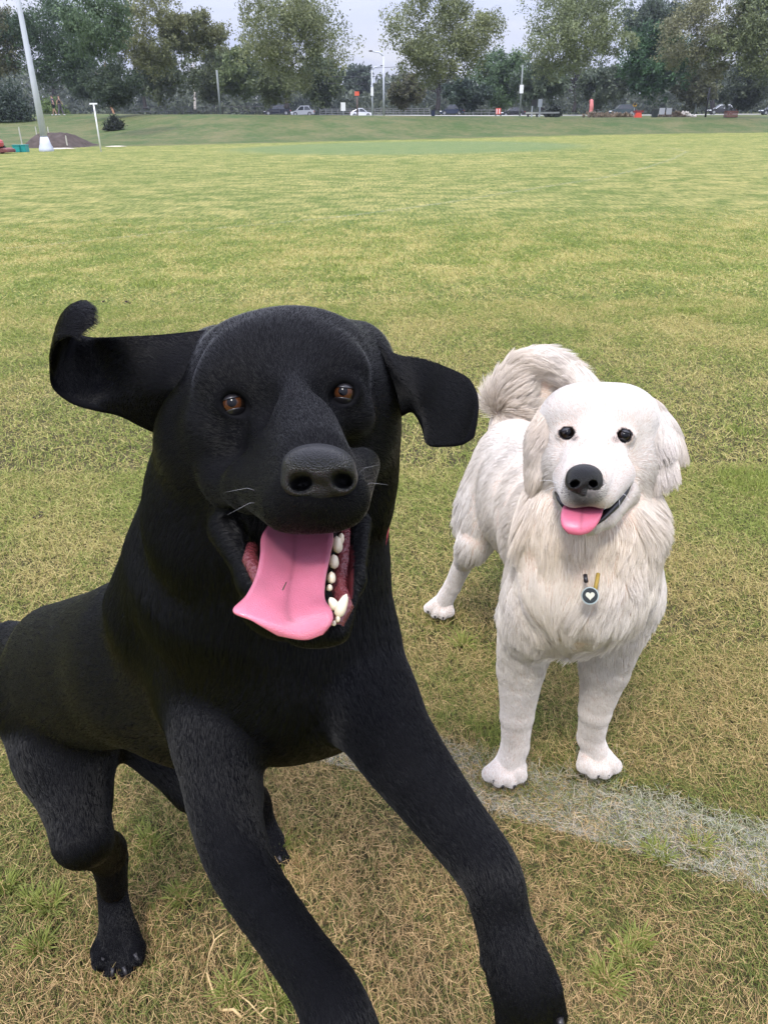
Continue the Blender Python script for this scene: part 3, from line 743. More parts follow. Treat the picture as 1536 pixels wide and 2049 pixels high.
def black_dog():
    org = P(235, 1935, 1.17); org = np.array([org[0], org[1], 0.0])
    root = empty('black_dog', org, 'short haired black dog leaping at the camera with flying ears and open mouth', 'dog')
    B = Body()
    # ---- torso
    b = (0.0, -0.25, 1.0)
    B.cap((565, 1310, .83), (330, 1320, .98), 212, 165, .03, flow=(-.8, -.25, .5), L=.011)
    B.cap((330, 1320, .98), (130, 1375, 1.14), 165, 126, .03, flow=(-.8, -.35, .5), L=.010)
    B.cap((300, 1255, .93), (120, 1300, 1.12), 95, 92, .03, flow=(-.8, -.1, .5), L=.010)     # back line
    B.ell((640, 1385, .80), (115, 98, 80), None, .03, flow=(.1, -1, .1), L=.014)            # fore chest
    B.ell((575, 1455, .87), (85, 55, 80), None, .03, flow=(0, -.6, .8), L=.014)              # brisket
    B.ell((430, 1450, .95), (150, 90, 100), None, .03, flow=(-.6, -.5, .6), L=.012)          # belly
    # ---- neck
    B.cap((560, 905, .72), (500, 1150, .79), 190, 225, .03, flow=(-.15, -1, .2), L=.016)
    B.cap((640, 960, .74), (640, 1330, .78), 130, 150, .03, flow=(.05, -1, .1), L=.015)
    B.cap((430, 1000, .78), (370, 1210, .86), 128, 150, .03, flow=(-.4, -.9, .3), L=.016)
    # ---- shoulder masses
    B.ell((418, 1360, .80), (98, 150, 88), None, .03, flow=(-.1, -1, .1), L=.010)
    B.ell((715, 1330, .76), (80, 120, 70), None, .03, flow=(.1, -1, .1), L=.010)
    # ---- near foreleg (photo left)
    B.chain([(432, 1440, .78, 84), (447, 1600, .74, 70), (485, 1735, .70, 61), (578, 1880, .64, 56), (652, 1985, .60, 60), (680, 2060, .58, 68), (695, 2130, .575, 76)], .02, .0065)
    for k, dx in enumerate((-52, -18, 18, 52)): B.cap((700 + dx, 2120, .565), (702 + dx * 1.1, 2190, .55), 30, 26, .006, L=.004)
    B.ell((468, 1580, .77), (52, 85, 55), (20,), .02, flow=(.3, -1, 0), L=.010)
    # ---- other foreleg (photo right), stretched forward with the paw hanging
    B.chain([(730, 1385, .75, 88), (790, 1490, .71, 82), (885, 1620, .66, 67), (978, 1745, .62, 58), (1004, 1835, .61, 51), (1034, 1930, .60, 60), (1054, 1985, .60, 64)], .02, .0065)
    B.cap((978, 1895, .605), (968, 1925, .60), 14, 9, .004, L=.003)                            # dew claw
    for k, (x0, y0, x1, y1) in enumerate(((1012, 1985, 1012, 2050), (1042, 2000, 1048, 2075), (1072, 2000, 1088, 2068), (1096, 1975, 1114, 2032))):
        B.cap((x0, y0, .59), (x1, y1, .592), 27, 21, .003, L=.003)
    # ---- hind leg (photo left)
    B.cap((118, 1400, 1.15), (130, 1500, 1.10), 116, 92, .03, L=.010)
    B.cap((130, 1500, 1.10), (166, 1672, 1.04), 90, 54, .025, L=.009)
    B.cap((166, 1680, 1.04), (212, 1708, 1.13), 50, 36, .02, flow=(.3, -.7, .4), L=.006)
    B.cap((212, 1700, 1.14), (228, 1775, 1.18), 36, 27, .015, flow=(.1, -1, .1), L=.005)
    B.ell((190, 1580, 1.12), (34, 120, 40), (0,), .02, flow=(0, -1, 0), L=.012)
    B.chain([(222, 1698, 1.19, 30), (226, 1790, 1.20, 27), (238, 1868, 1.19, 33)], .012, .005)
    for dx, dy, rr in ((-34, 62, 20), (-12, 82, 21), (14, 80, 20), (34, 55, 18)):
        B.cap((238 + dx * .4, 1868, 1.19), (238 + dx, 1868 + dy * .55, 1.175), 26, rr + 1, .008, L=.004)
        B.cap((238 + dx, 1868 + dy * .55, 1.175), (238 + dx * 1.08, 1862 + dy, 1.16), rr + 1, rr - 3, .004, L=.004)
    # ---- far hind leg, mostly behind the foreleg
    B.cap((280, 1400, 1.2), (400, 1560, 1.17), 110, 60, .03, L=.010)
    B.cap((400, 1560, 1.17), (505, 1600, 1.36), 58, 30, .02, L=.008)
    B.chain([(505, 1600, 1.36, 30), (530, 1660, 1.37, 24), (545, 1695, 1.36, 28)], .012, .006)
    for dx, dy in ((-16, 14), (2, 24), (19, 22)):
        B.cap((545, 1692, 1.355), (548 + dx, 1698 + dy, 1.33), 20, 13, .005, L=.004)
    # ---- tail
    B.chain([(90, 1300, 1.2, 48), (0, 1285, 1.27, 36), (-120, 1330, 1.33, 24)], .02, .012)
    # ---- head
    up = (-.1, .55, 1)
    B.ell((574, 802, .655), (166, 150, 150), (4,), .02, flow=(-.1, .6, 1), L=.007)             # skull
    B.ell((492, 712, .65), (80, 56, 74), (14,), .045, flow=(-.5, .6, 1), L=.007)
    B.ell((650, 702, .65), (82, 56, 74), (-14,), .045, flow=(.4, .6, 1), L=.007)
    B.ell((462, 765, .602), (54, 30, 34), (18,), .036, flow=(-.6, .6, .5), L=.005)             # brow
    B.ell((676, 742, .600), (48, 28, 34), (-8,), .036, flow=(.5, .6, .5), L=.005)
    B.ell((415, 890, .66), (100, 118, 105), (10,), .035, flow=(-.9, -.5, .6), L=.010)         # cheek
    B.ell((728, 850, .665), (72, 120, 100), (-6,), .025, flow=(.8, -.5, .6), L=.009)
    B.ell((398, 985, .705), (84, 115, 62), None, .045, flow=(-.5, -1, .3), L=.014)
    B.ell((755, 960, .70), (32, 100, 55), None, .03, flow=(.3, -1, .3), L=.012)
    B.ell((440, 862, .61), (58, 40, 40), (-20,), .02, flow=(-.9, -.2, .5), L=.006)             # under eye
    B.ell((705, 832, .605), (40, 36, 40), (20,), .02, flow=(.8, -.2, .5), L=.006)
    B.cap((577, 748, .622), (630, 905, .505), 60, 60, .030, flow=(-.1, .5, 1), L=.004)          # bridge of the nose
    B.cap((592, 890, .59), (630, 972, .495), 92, 84, .014, flow=(-.3, .2, 1), L=.0035)          # muzzle
    B.cap((505, 962, .575), (575, 1010, .505), 50, 55, .014, flow=(-.9, .1, .5), L=.0035)       # lip, photo left
    B.cap((440, 965, .61), (500, 985, .578), 34, 40, .014, flow=(-.9, .1, .5), L=.004)
    B.cap((726, 930, .57), (690, 996, .500), 34, 50, .014, flow=(.8, .1, .6), L=.0035)          # lip, photo right
    B.ell((638, 1018, .496), (72, 42, 36), None, .012, flow=(0, -.5, .5), L=.003)
    # hollows at the inner corners of the eyes and beside the forehead
    B.ell((522, 810, .560), (22, 28, 20), (-10,), .022, op='-'); B.ell((655, 794, .560), (18, 26, 20), (10,), .022, op='-')
    B.ell((722, 722, .69), (58, 70, 60), None, .035, flow=(.5, .6, 1), L=.008); B.ell((432, 722, .69), (58, 62, 60), None, .035, flow=(-.5, .6, 1), L=.008)
    B.ell((567, 735, .610), (90, 56, 34), None, .045, flow=(0, .6, 1), L=.006)
    # lower jaw: two sides and the chin
    B.cap((452, 1062, .63), (518, 1165, .58), 32, 30, .03, flow=(-.6, -.6, .5), L=.007)
    B.cap((518, 1165, .58), (600, 1250, .53), 30, 32, .02, flow=(-.3, -.8, .5), L=.006)
    B.cap((722, 1045, .60), (708, 1160, .54), 20, 18, .012, flow=(.6, -.5, .5), L=.005)
    B.cap((708, 1160, .54), (672, 1258, .515), 18, 28, .010, flow=(.4, -.7, .5), L=.004)
    B.ell((640, 1262, .530), (58, 34, 40), None, .012, flow=(0, -1, .4), L=.004)
    B.ell((575, 1200, .62), (95, 80, 70), None, .02, flow=(0, -1, .5), L=.010)                 # floor of the jaw
    B.ell((560, 1080, .68), (130, 120, 60), None, .02, flow=(0, -1, .5), L=.010)
    B.ell((395, 1050, .69), (85, 110, 60), None, .03, flow=(-.3, -1, .3), L=.012)
    B.ell((478, 905, .625), (66, 72, 50), None, .03, flow=(-.9, -.3, .5), L=.006)
    # mouth
    B.cap((590, 1085, .60), (640, 1200, .535), 88, 56, .008, c=1.0, op='-')
    B.cap((560, 1060, .60), (570, 1150, .575), 64, 46, .008, c=1.0, op='-')
    B.cap((450, 1030, .585), (520, 1090, .57), 15, 20, .006, c=1.0, op='-')
    B.cap((672, 1080, .56), (678, 1190, .525), 28, 18, .006, c=1.0, op='-')
    B.grid(.0027); log('black field', B.n)
    eyes = [(468, 808, 23), (688, 786, 22)]
    ed = []
    for x, y, r in eyes:
        d = B.depth(x, y); ed.append(d); log('eye depth', d)
        # lids: a raised rim round a cut socket
        B.ell((x, y - 5, d + .006), (r * 1.75, r * 1.4, r * 1.25), (8 if x < 600 else -8,), .008, flow=(0, 1, .5), L=.003)
        B.ell((x, y, d - .004), (r * 1.16, r * .98, r * 1.5), (-14 if x < 600 else 14,), .004, c=.45, op='-')
        B.cap((x + (30 if x < 600 else -28), y + 13, d - .002), (x + (20 if x < 600 else -18), y + 6, d), 6, 9, .004, c=.45, op='-')
    B.ell((601, 964, .475), (28, 21, 75), None, .002, c=.45, op='-'); B.ell((681, 959, .475), (26, 21, 75), None, .002, c=.45, op='-')
    B.ev()
    B.extract().attrs(); log('black skin', len(B.V))
    px_, py_ = CX + FPX * B.V[:, 0] / B.V[:, 2], CY - FPX * B.V[:, 1] / B.V[:, 2]
    col = np.tile(np.array([.0028, .0028, .0036]), (len(B.V), 1))
    mouth = (B.cut > .5)
    col[mouth] = col[mouth] * .3 + np.array([.10, .018, .022]) * .7
    lipm = np.abs(B.cut - .45) < .04; col[lipm] = (.006, .006, .007)
    skin_mesh('body', B, m_bskin, root, org, col)
    for ex, ey in ((468, 808), (688, 786)): B.len = B.len * np.where(B.V[:, 2] < .7, np.clip(np.hypot(px_ - ex, py_ - ey) / 60, .15, 1), 1)
    B.len[np.hypot(px_ - 637, (py_ - 950) * 1.2) < 62] *= (B.V[np.hypot(px_ - 637, (py_ - 950) * 1.2) < 62][:, 2] > .6)
    def colour(p, n, L, r, lerp):
        c = np.tile(np.array([.0030, .0030, .0042]), (len(p), 1)) * r.uniform(.5, 1.7, len(p))[:, None]
        # paler muzzle bridge: sheen put into the hair colour
        x, y = CX + FPX * p[:, 0] / p[:, 2], CY - FPX * p[:, 1] / p[:, 2]
        g = np.exp(-(((x - 610) / 90) ** 2 + ((y - 880) / 75) ** 2)) * (p[:, 2] < .62)
        return c + g[:, None] * np.array([.020, .018, .019])
    fur('fur', B, 460000, root, org, m_bfur, colour, .00012, lift=.12, wave=.10, wfreq=60, seed=3, clump=.40, clump_n=16, cvar=.12, lref=.012)
    # ---- nose
    NB = Body()
    NB.ell((637, 930, .466), (71, 38, 44), (-2,), .006); NB.ell((640, 950, .488), (70, 50, 60), (-2,), .006)
    NB.ell((600, 962, .474), (38, 33, 38), None, .008); NB.ell((680, 958, .474), (35, 33, 38), None, .008)
    NB.ell((640, 976, .478), (24, 27, 32), None, .008)
    NB.ell((637, 925, .480), (64, 34, 60), None, .008)
    NB.ell((598, 966, .456), (25, 17, 90), (14,), .004, op='-'); NB.ell((684, 961, .456), (22, 17, 90), (-16,), .004, op='-')
    NB.cap((572, 984, .462), (600, 972, .450), 8, 12, .003, op='-'); NB.cap((708, 976, .462), (682, 968, .450), 8, 11, .003, op='-')
    NB.cap((640, 985, .444), (641, 1022, .452), 3, 3, .003, op='-')
    NB.grid(.0008).extract(); skin_mesh('nose', NB, m_nose, root, org, None)
    # ---- eyes
    for (x, y, r), d in zip(eyes, ed):
        eye_parts(root, org, B, x, y + 1, r * 1.08, d + .0066, .80, .44, m_sclera, m_iris, m_pupil, None, look=(.02 if x < 600 else -.02, .04, -1), lids=(.25 if x < 600 else -.1, .20, 1.12, .05, 1.0, m_lip))
    # ---- tongue
    rows = [[(545, 1040, .590), (590, 1046, .600), (650, 1038, .590)],
            [(524, 1072, .560), (590, 1086, .572), (666, 1068, .556)],
            [(521, 1110, .530), (588, 1124, .545), (660, 1112, .532)],
            [(512, 1152, .510), (582, 1160, .524), (651, 1158, .514)],
            [(492, 1192, .495), (576, 1196, .508), (650, 1198, .500)],
            [(466, 1222, .484), (575, 1232, .492), (664, 1222, .490)],
            [(500, 1240, .482), (590, 1262, .484), (664, 1246, .485)],
            [(556, 1272, .483), (610, 1281, .483), (646, 1270, .484)]]
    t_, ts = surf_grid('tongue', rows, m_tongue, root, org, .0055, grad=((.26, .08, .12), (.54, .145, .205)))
    # thin dark streak on the tongue
    mb = MB(); mb.tube([P(573, 1165, .5165) - org, P(565, 1182, .5095) - org, P(556, 1198, .505) - org], [.0004, .0008, .0005], 5)
    g_ = mb.build('tongue_streak', mat('dark_fleck', (.06, .05, .03), .6), t_, True)
    # ---- gum line and teeth on the photo's right side
    mb = MB(); mb.tube([P(*q) - org for q in [(690, 1050, .595), (690, 1090, .575), (684, 1140, .553), (680, 1180, .538), (690, 1215, .520), (676, 1245, .512), (640, 1258, .510)]], [.005, .006, .006, .006, .006, .006, .004], 10)
    mb.build('gum', m_gum, root, True)
    mb = MB(); mb.tube([P(*q) - org for q in [(505, 1095, .60), (500, 1120, .58), (520, 1160, .56), (560, 1215, .53)]], [.005, .006, .006, .004], 10)
    mb.build('gum', m_gum, root, True)
    def tooth(x, y, d, w, h, dd, rot, pointy=.3):
        c = pc(x, y, d); mb = MB(); s_ = d / FPX; n1, n2 = 12, 8; v = []
        a = math.radians(rot)
        for j in range(n2 + 1):
            t = j / n2; prof = math.sqrt(max(0, 1 - abs(2 * t - 1) ** 2.3)) * (1 - pointy * t)
            for i in range(n1):
                ph = 2 * math.pi * i / n1; lx = w * prof * math.cos(ph); lz = dd * prof * math.sin(ph); ly = h * (t - .5)
                v.append(c + np.array([lx * math.cos(a) - ly * math.sin(a), lx * math.sin(a) + ly * math.cos(a), lz]) * s_)
        f = [(j * n1 + i, j * n1 + (i + 1) % n1, (j + 1) * n1 + (i + 1) % n1, (j + 1) * n1 + i) for j in range(n2) for i in range(n1)]
        mb.add(c2w(np.array(v)) - org, f); return mb.build('tooth', m_tooth, root, True)
    tooth(675, 1090, .556, 11, 36, 14, 6, .1); tooth(682, 1078, .562, 8, 24, 9, -8)
    tooth(668, 1124, .541, 10.5, 30, 12, 4, .1); tooth(663, 1156, .529, 9.5, 25, 11, 0, .15); tooth(659, 1176, .522, 7, 15, 8, 0, .2)
    tooth(684, 1212, .500, 14, 52, 12, -22, .45); tooth(667, 1208, .502, 12, 30, 11, 30, .4)
    tooth(676, 1238, .500, 5.5, 16, 6, -10, .2); tooth(668, 1247, .497, 5, 12, 6, -5, .2)
    # ---- ears
    def earfur(s, name, L, cnt, seed, par):
        s.flow = s.du; s.len = np.full(len(s.V), L); s.cw = np.zeros(len(s.V))
        q = s.Q
        return fur(name, s, cnt, par, org, m_bfur, lambda p, n, L_, r, l: np.tile(np.array([.0032, .0032, .0046]), (len(p), 1)) * r.uniform(.5, 1.6, len(p))[:, None], .00014, lift=.16, wave=.08, seed=seed, seg=3, clump=.3, clump_n=25, cvar=.2)
    rows = [[(500, 650, .67), (455, 750, .655), (350, 885, .68)],
            [(400, 662, .66), (370, 760, .645), (285, 855, .67)],
            [(320, 670, .655), (295, 765, .650), (238, 832, .66)],
            [(250, 673, .650), (225, 760, .655), (190, 822, .65)],
            [(200, 676, .655), (168, 745, .660), (142, 806, .645)],
            [(168, 672, .668), (130, 720, .655), (106, 775, .635)],
            [(152, 662, .665), (120, 690, .642), (102, 738, .620)],
            [(150, 625, .648), (124, 645, .625), (104, 708, .610)],
            [(166, 604, .632), (140, 625, .608), (114, 684, .600)],
            [(188, 618, .612), (168, 636, .600), (138, 672, .594)], [(188, 648, .600), (172, 660, .596), (152, 680, .592)]]
    e1, s1 = surf_grid('ear', rows, m_bskin_e, root, org, .0045); e1['label'] = 'ear flung out sideways with its tip curled up'
    earfur(s1, 'ear_fur', .0055, 26000, 31, e1)
    rows = [[(690, 655, .66), (745, 735, .66), (775, 850, .68)],
            [(745, 672, .655), (790, 750, .645), (806, 832, .66)],
            [(790, 708, .650), (822, 780, .638), (826, 826, .65)],
            [(845, 720, .650), (850, 790, .635), (842, 852, .640)],
            [(895, 737, .655), (880, 805, .638), (856, 890, .630)],
            [(935, 756, .655), (915, 820, .640), (890, 894, .630)],
            [(953, 785, .652), (940, 835, .640), (925, 890, .633)],
            [(957, 815, .648), (954, 845, .642), (948, 876, .638)]]
    e2, s2 = surf_grid('ear', rows, m_bskin_e, root, org, .0045); e2['label'] = 'ear swung out and folding downwards'
    earfur(s2, 'ear_fur', .0055, 20000, 32, e2)
    # ---- claws
    for x, y, d, dx, dy in ((202, 1930, 1.155, -5, 14), (225, 1950, 1.15, -1, 14), (252, 1948, 1.15, 4, 14), (276, 1920, 1.155, 6, 12), (562, 1722, 1.32, 5, 8), (1122, 2050, .585, 4, 12), (1094, 2088, .58, 2, 12)):
        mb = MB(); mb.tube([P(x - dx, y - dy, d) - org, P(x, y, d - .003) - org, P(x + dx * .5, y + dy * .6, d - .001) - org], [.0034, .0028, .0007], 7); mb.build('claw', m_claw, root, True)
    # ---- collar, a glimpse at the right of the neck
    mb = MB(); cc = [(774, 1040, .745, 0), (768, 1070, .735, 0), (764, 1095, .735, 0), (758, 1118, .74, 0), (746, 1150, .76, 0)]
    mb.tube([P(x, y, d) - org for x, y, d, _ in cc], [.004, .004, .004, .0035, .003], 8)
    col_ = mb.build('collar', mat('red_webbing', (.36, .03, .045), .7, bump=.3, bscale=600), root, True)
    mb = MB(); mb.tube([P(782, 1010, .75) - org, P(780, 1024, .744) - org, P(777, 1036, .74) - org], [.003, .0035, .003], 8)
    mb.build('collar_clip', mat('blue_clip', (.02, .05, .25), .4), col_, True)
    # ---- whiskers and saliva drop
    mw = mat('pale_whisker', (.25, .25, .26), .3)
    wk = MB()
    for x, y, d, ex, ey in ((700, 965, .50, 760, 930), (708, 985, .50, 775, 970), (540, 990, .515, 450, 985), (545, 1005, .515, 455, 1030)):
        a_, b_ = P(x, y, d), P(ex, ey, d - .01); m_ = (a_ + b_) / 2 + np.array([0, 0, .004]); wk.tube([a_ - org, m_ - org, b_ - org], [.00012, .0001, .00004], 4)
    wk.build('whiskers', mw, root, True)['kind'] = 'stuff'
m_bskin_e = mat('black_ear_skin', (.003, .003, .004), .7, .05)
black_dog(); log('black dog')
# ------------------------------------------------------------------ pale golden dog standing and watching
m_gskin = mat('cream_skin', (.6, .5, .42), .6, .2, attr='col')
m_gfur = fur_mat('cream_fur', .55, .2)
_g = m_gfur.node_tree; _gt = _g.nodes.new('ShaderNodeBsdfTranslucent'); _gm = _g.nodes.new('ShaderNodeMixShader'); _gm.inputs[0].default_value = .15
_g.links.new([q for q in _g.nodes if q.type == 'ATTRIBUTE'][0].outputs['Color'], _gt.inputs[0]); _g.links.new(_g.nodes['Principled BSDF'].outputs[0], _gm.inputs[1])
_g.links.new(_gt.outputs[0], _gm.inputs[2]); _g.links.new(_gm.outputs[0], _g.nodes['Material Output'].inputs['Surface'])
m_gtongue = mat('pink_tongue', (.55, .12, .19), .35, .5, sss=.2, bump=.1, bscale=400, attr='col')
def gold_dog():
    o_ = G(1100, 1480); org = np.array([o_[0], o_[1] + .1, 0.0])
    root = empty('cream_dog', org, 'fluffy cream coloured dog standing on the painted line, tongue out and wearing a round tag', 'dog')
    B = Body()
    # colour weights c: 0 = white, 1 = warm cream
    # ---- trunk
    B.cap((1168, 1110, 1.27), (1085, 1010, 1.50), 138, 118, .04, flow=(-.5, -.5, .7), L=.022, c=.3)
    B.cap((1085, 1010, 1.50), (1030, 945, 1.72), 118, 88, .04, flow=(-.4, -.3, .8), L=.022, c=.35)
    B.ell((1030, 920, 1.76), (72, 80, 80), None, .03, flow=(-.4, -.6, .5), L=.022, c=.5)
    # ---- chest and ruff
    B.ell((1178, 1060, 1.20), (140, 126, 110), None, .03, flow=(0, -1, .05), L=.042, c=.75)
    B.ell((1170, 1170, 1.21), (130, 120, 100), None, .03, flow=(0, -1, .05), L=.036, c=.45)
    B.ell((1145, 1235, 1.26), (92, 72, 75), None, .03, flow=(-.05, -1, 0), L=.024, c=.4)
    B.ell((1080, 1040, 1.24), (40, 108, 70), (-6,), .03, flow=(-.15, -1, .1), L=.034, c=.75)
    B.ell((1280, 1020, 1.22), (34, 98, 70), (3,), .03, flow=(.1, -1, .1), L=.034, c=.7)
    # ---- shoulders
    B.ell((1072, 1210, 1.30), (68, 100, 70), None, .03, flow=(-.1, -1, 0), L=.022, c=.1)
    B.ell((1262, 1160, 1.30), (60, 95, 75), (8,), .03, flow=(.1, -1, 0), L=.022, c=.1)
    # ---- forelegs
    for pts, tx in (([(1058, 1240, 1.33, 62), (1042, 1335, 1.39, 47), (1034, 1430, 1.43, 32), (1030, 1490, 1.46, 26), (1018, 1530, 1.475, 28)], -.45),
                    ([(1236, 1232, 1.33, 64), (1210, 1335, 1.38, 48), (1190, 1420, 1.42, 31), (1181, 1475, 1.46, 25), (1192, 1512, 1.475, 27)], .35)):
        B.chain(pts[:2], .02, .020, c=.1, sub=1); B.chain(pts[1:], .006, .010, c=.1, sub=1)
        x, y = pts[-1][0], pts[-1][1]
        for k, (dx, dy) in enumerate(((-30, 18), (-12, 28), (10, 29), (28, 19))):
            B.cap((x + dx * .5, y + 4, 1.475), (x + dx + tx * 18, y + dy, 1.455), 20, 15.5, .006, flow=(tx * .4, -1, -.6), L=.007, c=0)
    # ---- hind leg on the photo's left, stretched back
    B.ell((975, 1010, 1.72), (58, 88, 80), (-12,), .03, flow=(-.35, -1, .2), L=.030, c=.2)
    B.cap((975, 1030, 1.72), (946, 1092, 1.70), 52, 30, .03, flow=(-.1, -1, .2), L=.028, c=.1)
    B.cap((946, 1092, 1.70), (930, 1120, 1.86), 30, 20, .02, flow=(-.2, -1, .3), L=.014, c=.1)
    B.chain([(930, 1118, 1.88, 20), (905, 1172, 1.93, 16), (886, 1205, 1.96, 18)], .012, .008, c=0, sub=1)
    for dx, dy in ((-28, 12), (-15, 21), (0, 24), (12, 19)): B.cap((887 + dx * .4, 1206, 1.965), (886 + dx, 1205 + dy, 1.945), 13, 10.5, .004, flow=(-.3, -1, -.5), L=.005, c=0)
    # far hind leg, hidden behind the trunk
    B.cap((1085, 1020, 1.75), (1085, 1110, 1.78), 50, 26, .03, L=.02, c=.2)
    B.chain([(1085, 1110, 1.80, 24), (1075, 1180, 1.92, 16), (1072, 1215, 1.95, 17)], .012, .008, c=0)
    B.cap((1072, 1215, 1.95), (1070, 1228, 1.92), 18, 14, .006, L=.006)
    # ---- tail
    tl = [(1022, 880, 1.80, 32), (1014, 810, 1.81, 31), (1034, 756, 1.80, 32), (1075, 730, 1.79, 32), (1122, 742, 1.77, 26), (1165, 766, 1.74, 18)]
    B.chain(tl, .03, .045, c=.5)
    B.ell((1070, 800, 1.82), (62, 66, 26), None, .03, flow=(.3, -1, 0), L=.045, c=.5)
    # ---- head
    B.ell((1195, 862, 1.185), (108, 90, 100), None, .02, flow=(0, .5, 1), L=.008, c=0)
    B.ell((1146, 826, 1.17), (60, 50, 60), (10,), .03, flow=(-.5, .6, .8), L=.008, c=0)
    B.ell((1248, 828, 1.17), (60, 50, 60), (-10,), .03, flow=(.5, .6, .8), L=.008, c=0)
    B.ell((1125, 930, 1.165), (46, 62, 52), (8,), .02, flow=(-.8, -.7, .6), L=.013, c=.05)     # cheeks
    B.ell((1262, 930, 1.170), (52, 64, 54), (-8,), .02, flow=(.8, -.7, .6), L=.013, c=.05)
    B.cap((1190, 890, 1.12), (1174, 946, 1.025), 42, 33, .02, flow=(0, .6, 1), L=.004, c=0)     # bridge
    B.cap((1188, 935, 1.12), (1172, 968, 1.025), 64, 44, .02, flow=(-.2, .3, 1), L=.004, c=0)   # muzzle
    B.cap((1140, 955, 1.09), (1146, 990, 1.040), 34, 26, .012, flow=(-.8, -.1, .6), L=.004, c=0)
    B.cap((1232, 950, 1.10), (1204, 990, 1.035), 36, 28, .012, flow=(.8, -.1, .6), L=.004, c=0)
    # lower jaw
    B.cap((1190, 1000, 1.13), (1180, 1042, 1.075), 36, 26, .012, flow=(0, -1, .5), L=.008, c=.2)
    B.cap((1252, 985, 1.13), (1212, 1036, 1.080), 24, 20, .012, flow=(.5, -1, .5), L=.007, c=.1)
    B.cap((1128, 985, 1.12), (1150, 1036, 1.080), 20, 18, .012, flow=(-.5, -1, .5), L=.007, c=.1)
    # mouth
    B.ell((1172, 1016, 1.055), (42, 18, 34), None, .005, c=1.0, op='-')
    B.cap((1205, 1022, 1.060), (1250, 972, 1.088), 12, 7, .004, c=1.0, op='-')
    B.cap((1137, 1012, 1.065), (1116, 990, 1.09), 6, 5, .004, c=1.0, op='-')
    B.grid(.0032); log('gold field', B.n)
    eyes = [(1134, 867, 11.6), (1247, 872, 12)]; ed = []
    for x, y, r in eyes:
        d = B.depth(x, y); ed.append(d)
        B.ell((x, y, d + .005), (r * 1.9, r * 1.5, r * 1.5), (6 if x < 1180 else -6,), .006, flow=(0, 1, .5), L=.004)
        B.ell((x, y, d - .003), (r * 1.22, r * .98, r * 1.5), (-12 if x < 1180 else 12,), .003, c=.45, op='-')
    for hx, hy in ((1153, 886), (1229, 890)):
        hd = B.depth(hx, hy); B.ell((hx, hy, hd - .004), (13, 17, 13), None, .016, op='-')
    B.ell((1150, 966, 1.005), (13, 11, 45), None, .002, c=.45, op='-'); B.ell((1186, 966, 1.005), (13, 11, 45), None, .002, c=.45, op='-')
    B.ev(); B.extract().attrs(); log('gold skin', len(B.V), ed)
    white = np.array([.65, .61, .56]); cream = np.array([.78, .68, .56])
    x, y = CX + FPX * B.V[:, 0] / B.V[:, 2], CY - FPX * B.V[:, 1] / B.V[:, 2]
    col = (white + (cream - white) * B.cw[:, None]) * np.array([.78, .66, .60])
    col[B.cut > .5] = (.012, .010, .012); col[np.abs(B.cut - .45) < .12] = (.012, .011, .012)
    near = B.V[:, 2] < 1.16
    dark = near & (np.hypot((x - 1167) / 50, (y - 978) / 38) < .95); col[dark] = (.16, .14, .14)
    skin_mesh('body', B, m_gskin, root, org, col)
    B.len[near & (np.hypot((x - 1168) / 36, (y - 960) / 27) < 1)] = 0
    for ex, ey in ((1134, 867), (1247, 872)): B.len = B.len * np.where(near, np.clip(np.hypot(x - ex, y - ey) / 34, .2, 1), 1)
    def colour(p, n, L, r, lerp):
        cw = lerp(B.cw[:, None])[:, 0]
        cw = np.clip(cw + .22 * snoise(p, 34, 77)[:, 0] * (.3 + cw), 0, 1.25)
        c = white + (cream - white) * cw[:, None]
        c = c * r.uniform(.90, 1.08, len(p))[:, None]
        x, y = CX + FPX * p[:, 0] / p[:, 2], CY - FPX * p[:, 1] / p[:, 2]
        nr = p[:, 2] < 1.16
        g = np.zeros(len(p))
        for ex, ey, rr in ((1134, 868, 14), (1247, 873, 14), (1121, 864, 7), (1262, 875, 7), (1149, 877, 9), (1232, 880, 10), (1168, 994, 30)): g = np.maximum(g, np.exp(-(np.hypot(x - ex, (y - ey) * 1.25) / rr) ** 4) * nr * .93)
        return np.clip(c * (1 - g[:, None]) + g[:, None] * .06, 0, 1)
    def lm(p, n):
        y = CY - FPX * p[:, 1] / p[:, 2]; x = CX + FPX * p[:, 0] / p[:, 2]
        leg = smooth((y - 1330) / 60) * (p[:, 2] > 1.3)
        return 1 - .1 * leg
    fur('fur', B, 300000, root, org, m_gfur, colour, .00017, lift=.19, wave=.48, wfreq=44, seed=5, droop=.12, seg=6, lenmul=lm, clump=.42, clump_n=45, cvar=.04, lref=.03)
    # ---- feathered ears
    def ear(rows, lab, seed, Ln, cnt):
        e, s = surf_grid('ear', rows, m_gear, root, org, .012); e['label'] = lab
        s.flow = s.du / (np.linalg.norm(s.du, axis=1)[:, None] + 1e-9); t = np.repeat(np.linspace(0, 1, len(s.V) // 2 // 25 if False else 1), 1)
        s.len = np.full(len(s.V), Ln); s.cw = np.full(len(s.V), .75)
        def c2(p, n, L, r, l):
            cw = np.clip(.22 + .30 * snoise(p, 40, seed)[:, 0], 0, 1.2); return (white + (cream - white) * cw[:, None]) * r.uniform(.8, 1.1, len(p))[:, None] * np.array([1, .97, .95])
        fur('ear_fur', s, cnt, e, org, m_gfur, c2, .00018, lift=.25, wave=.35, wfreq=45, seed=seed, seg=5, droop=.1, clump=.35, clump_n=40, cvar=.03)
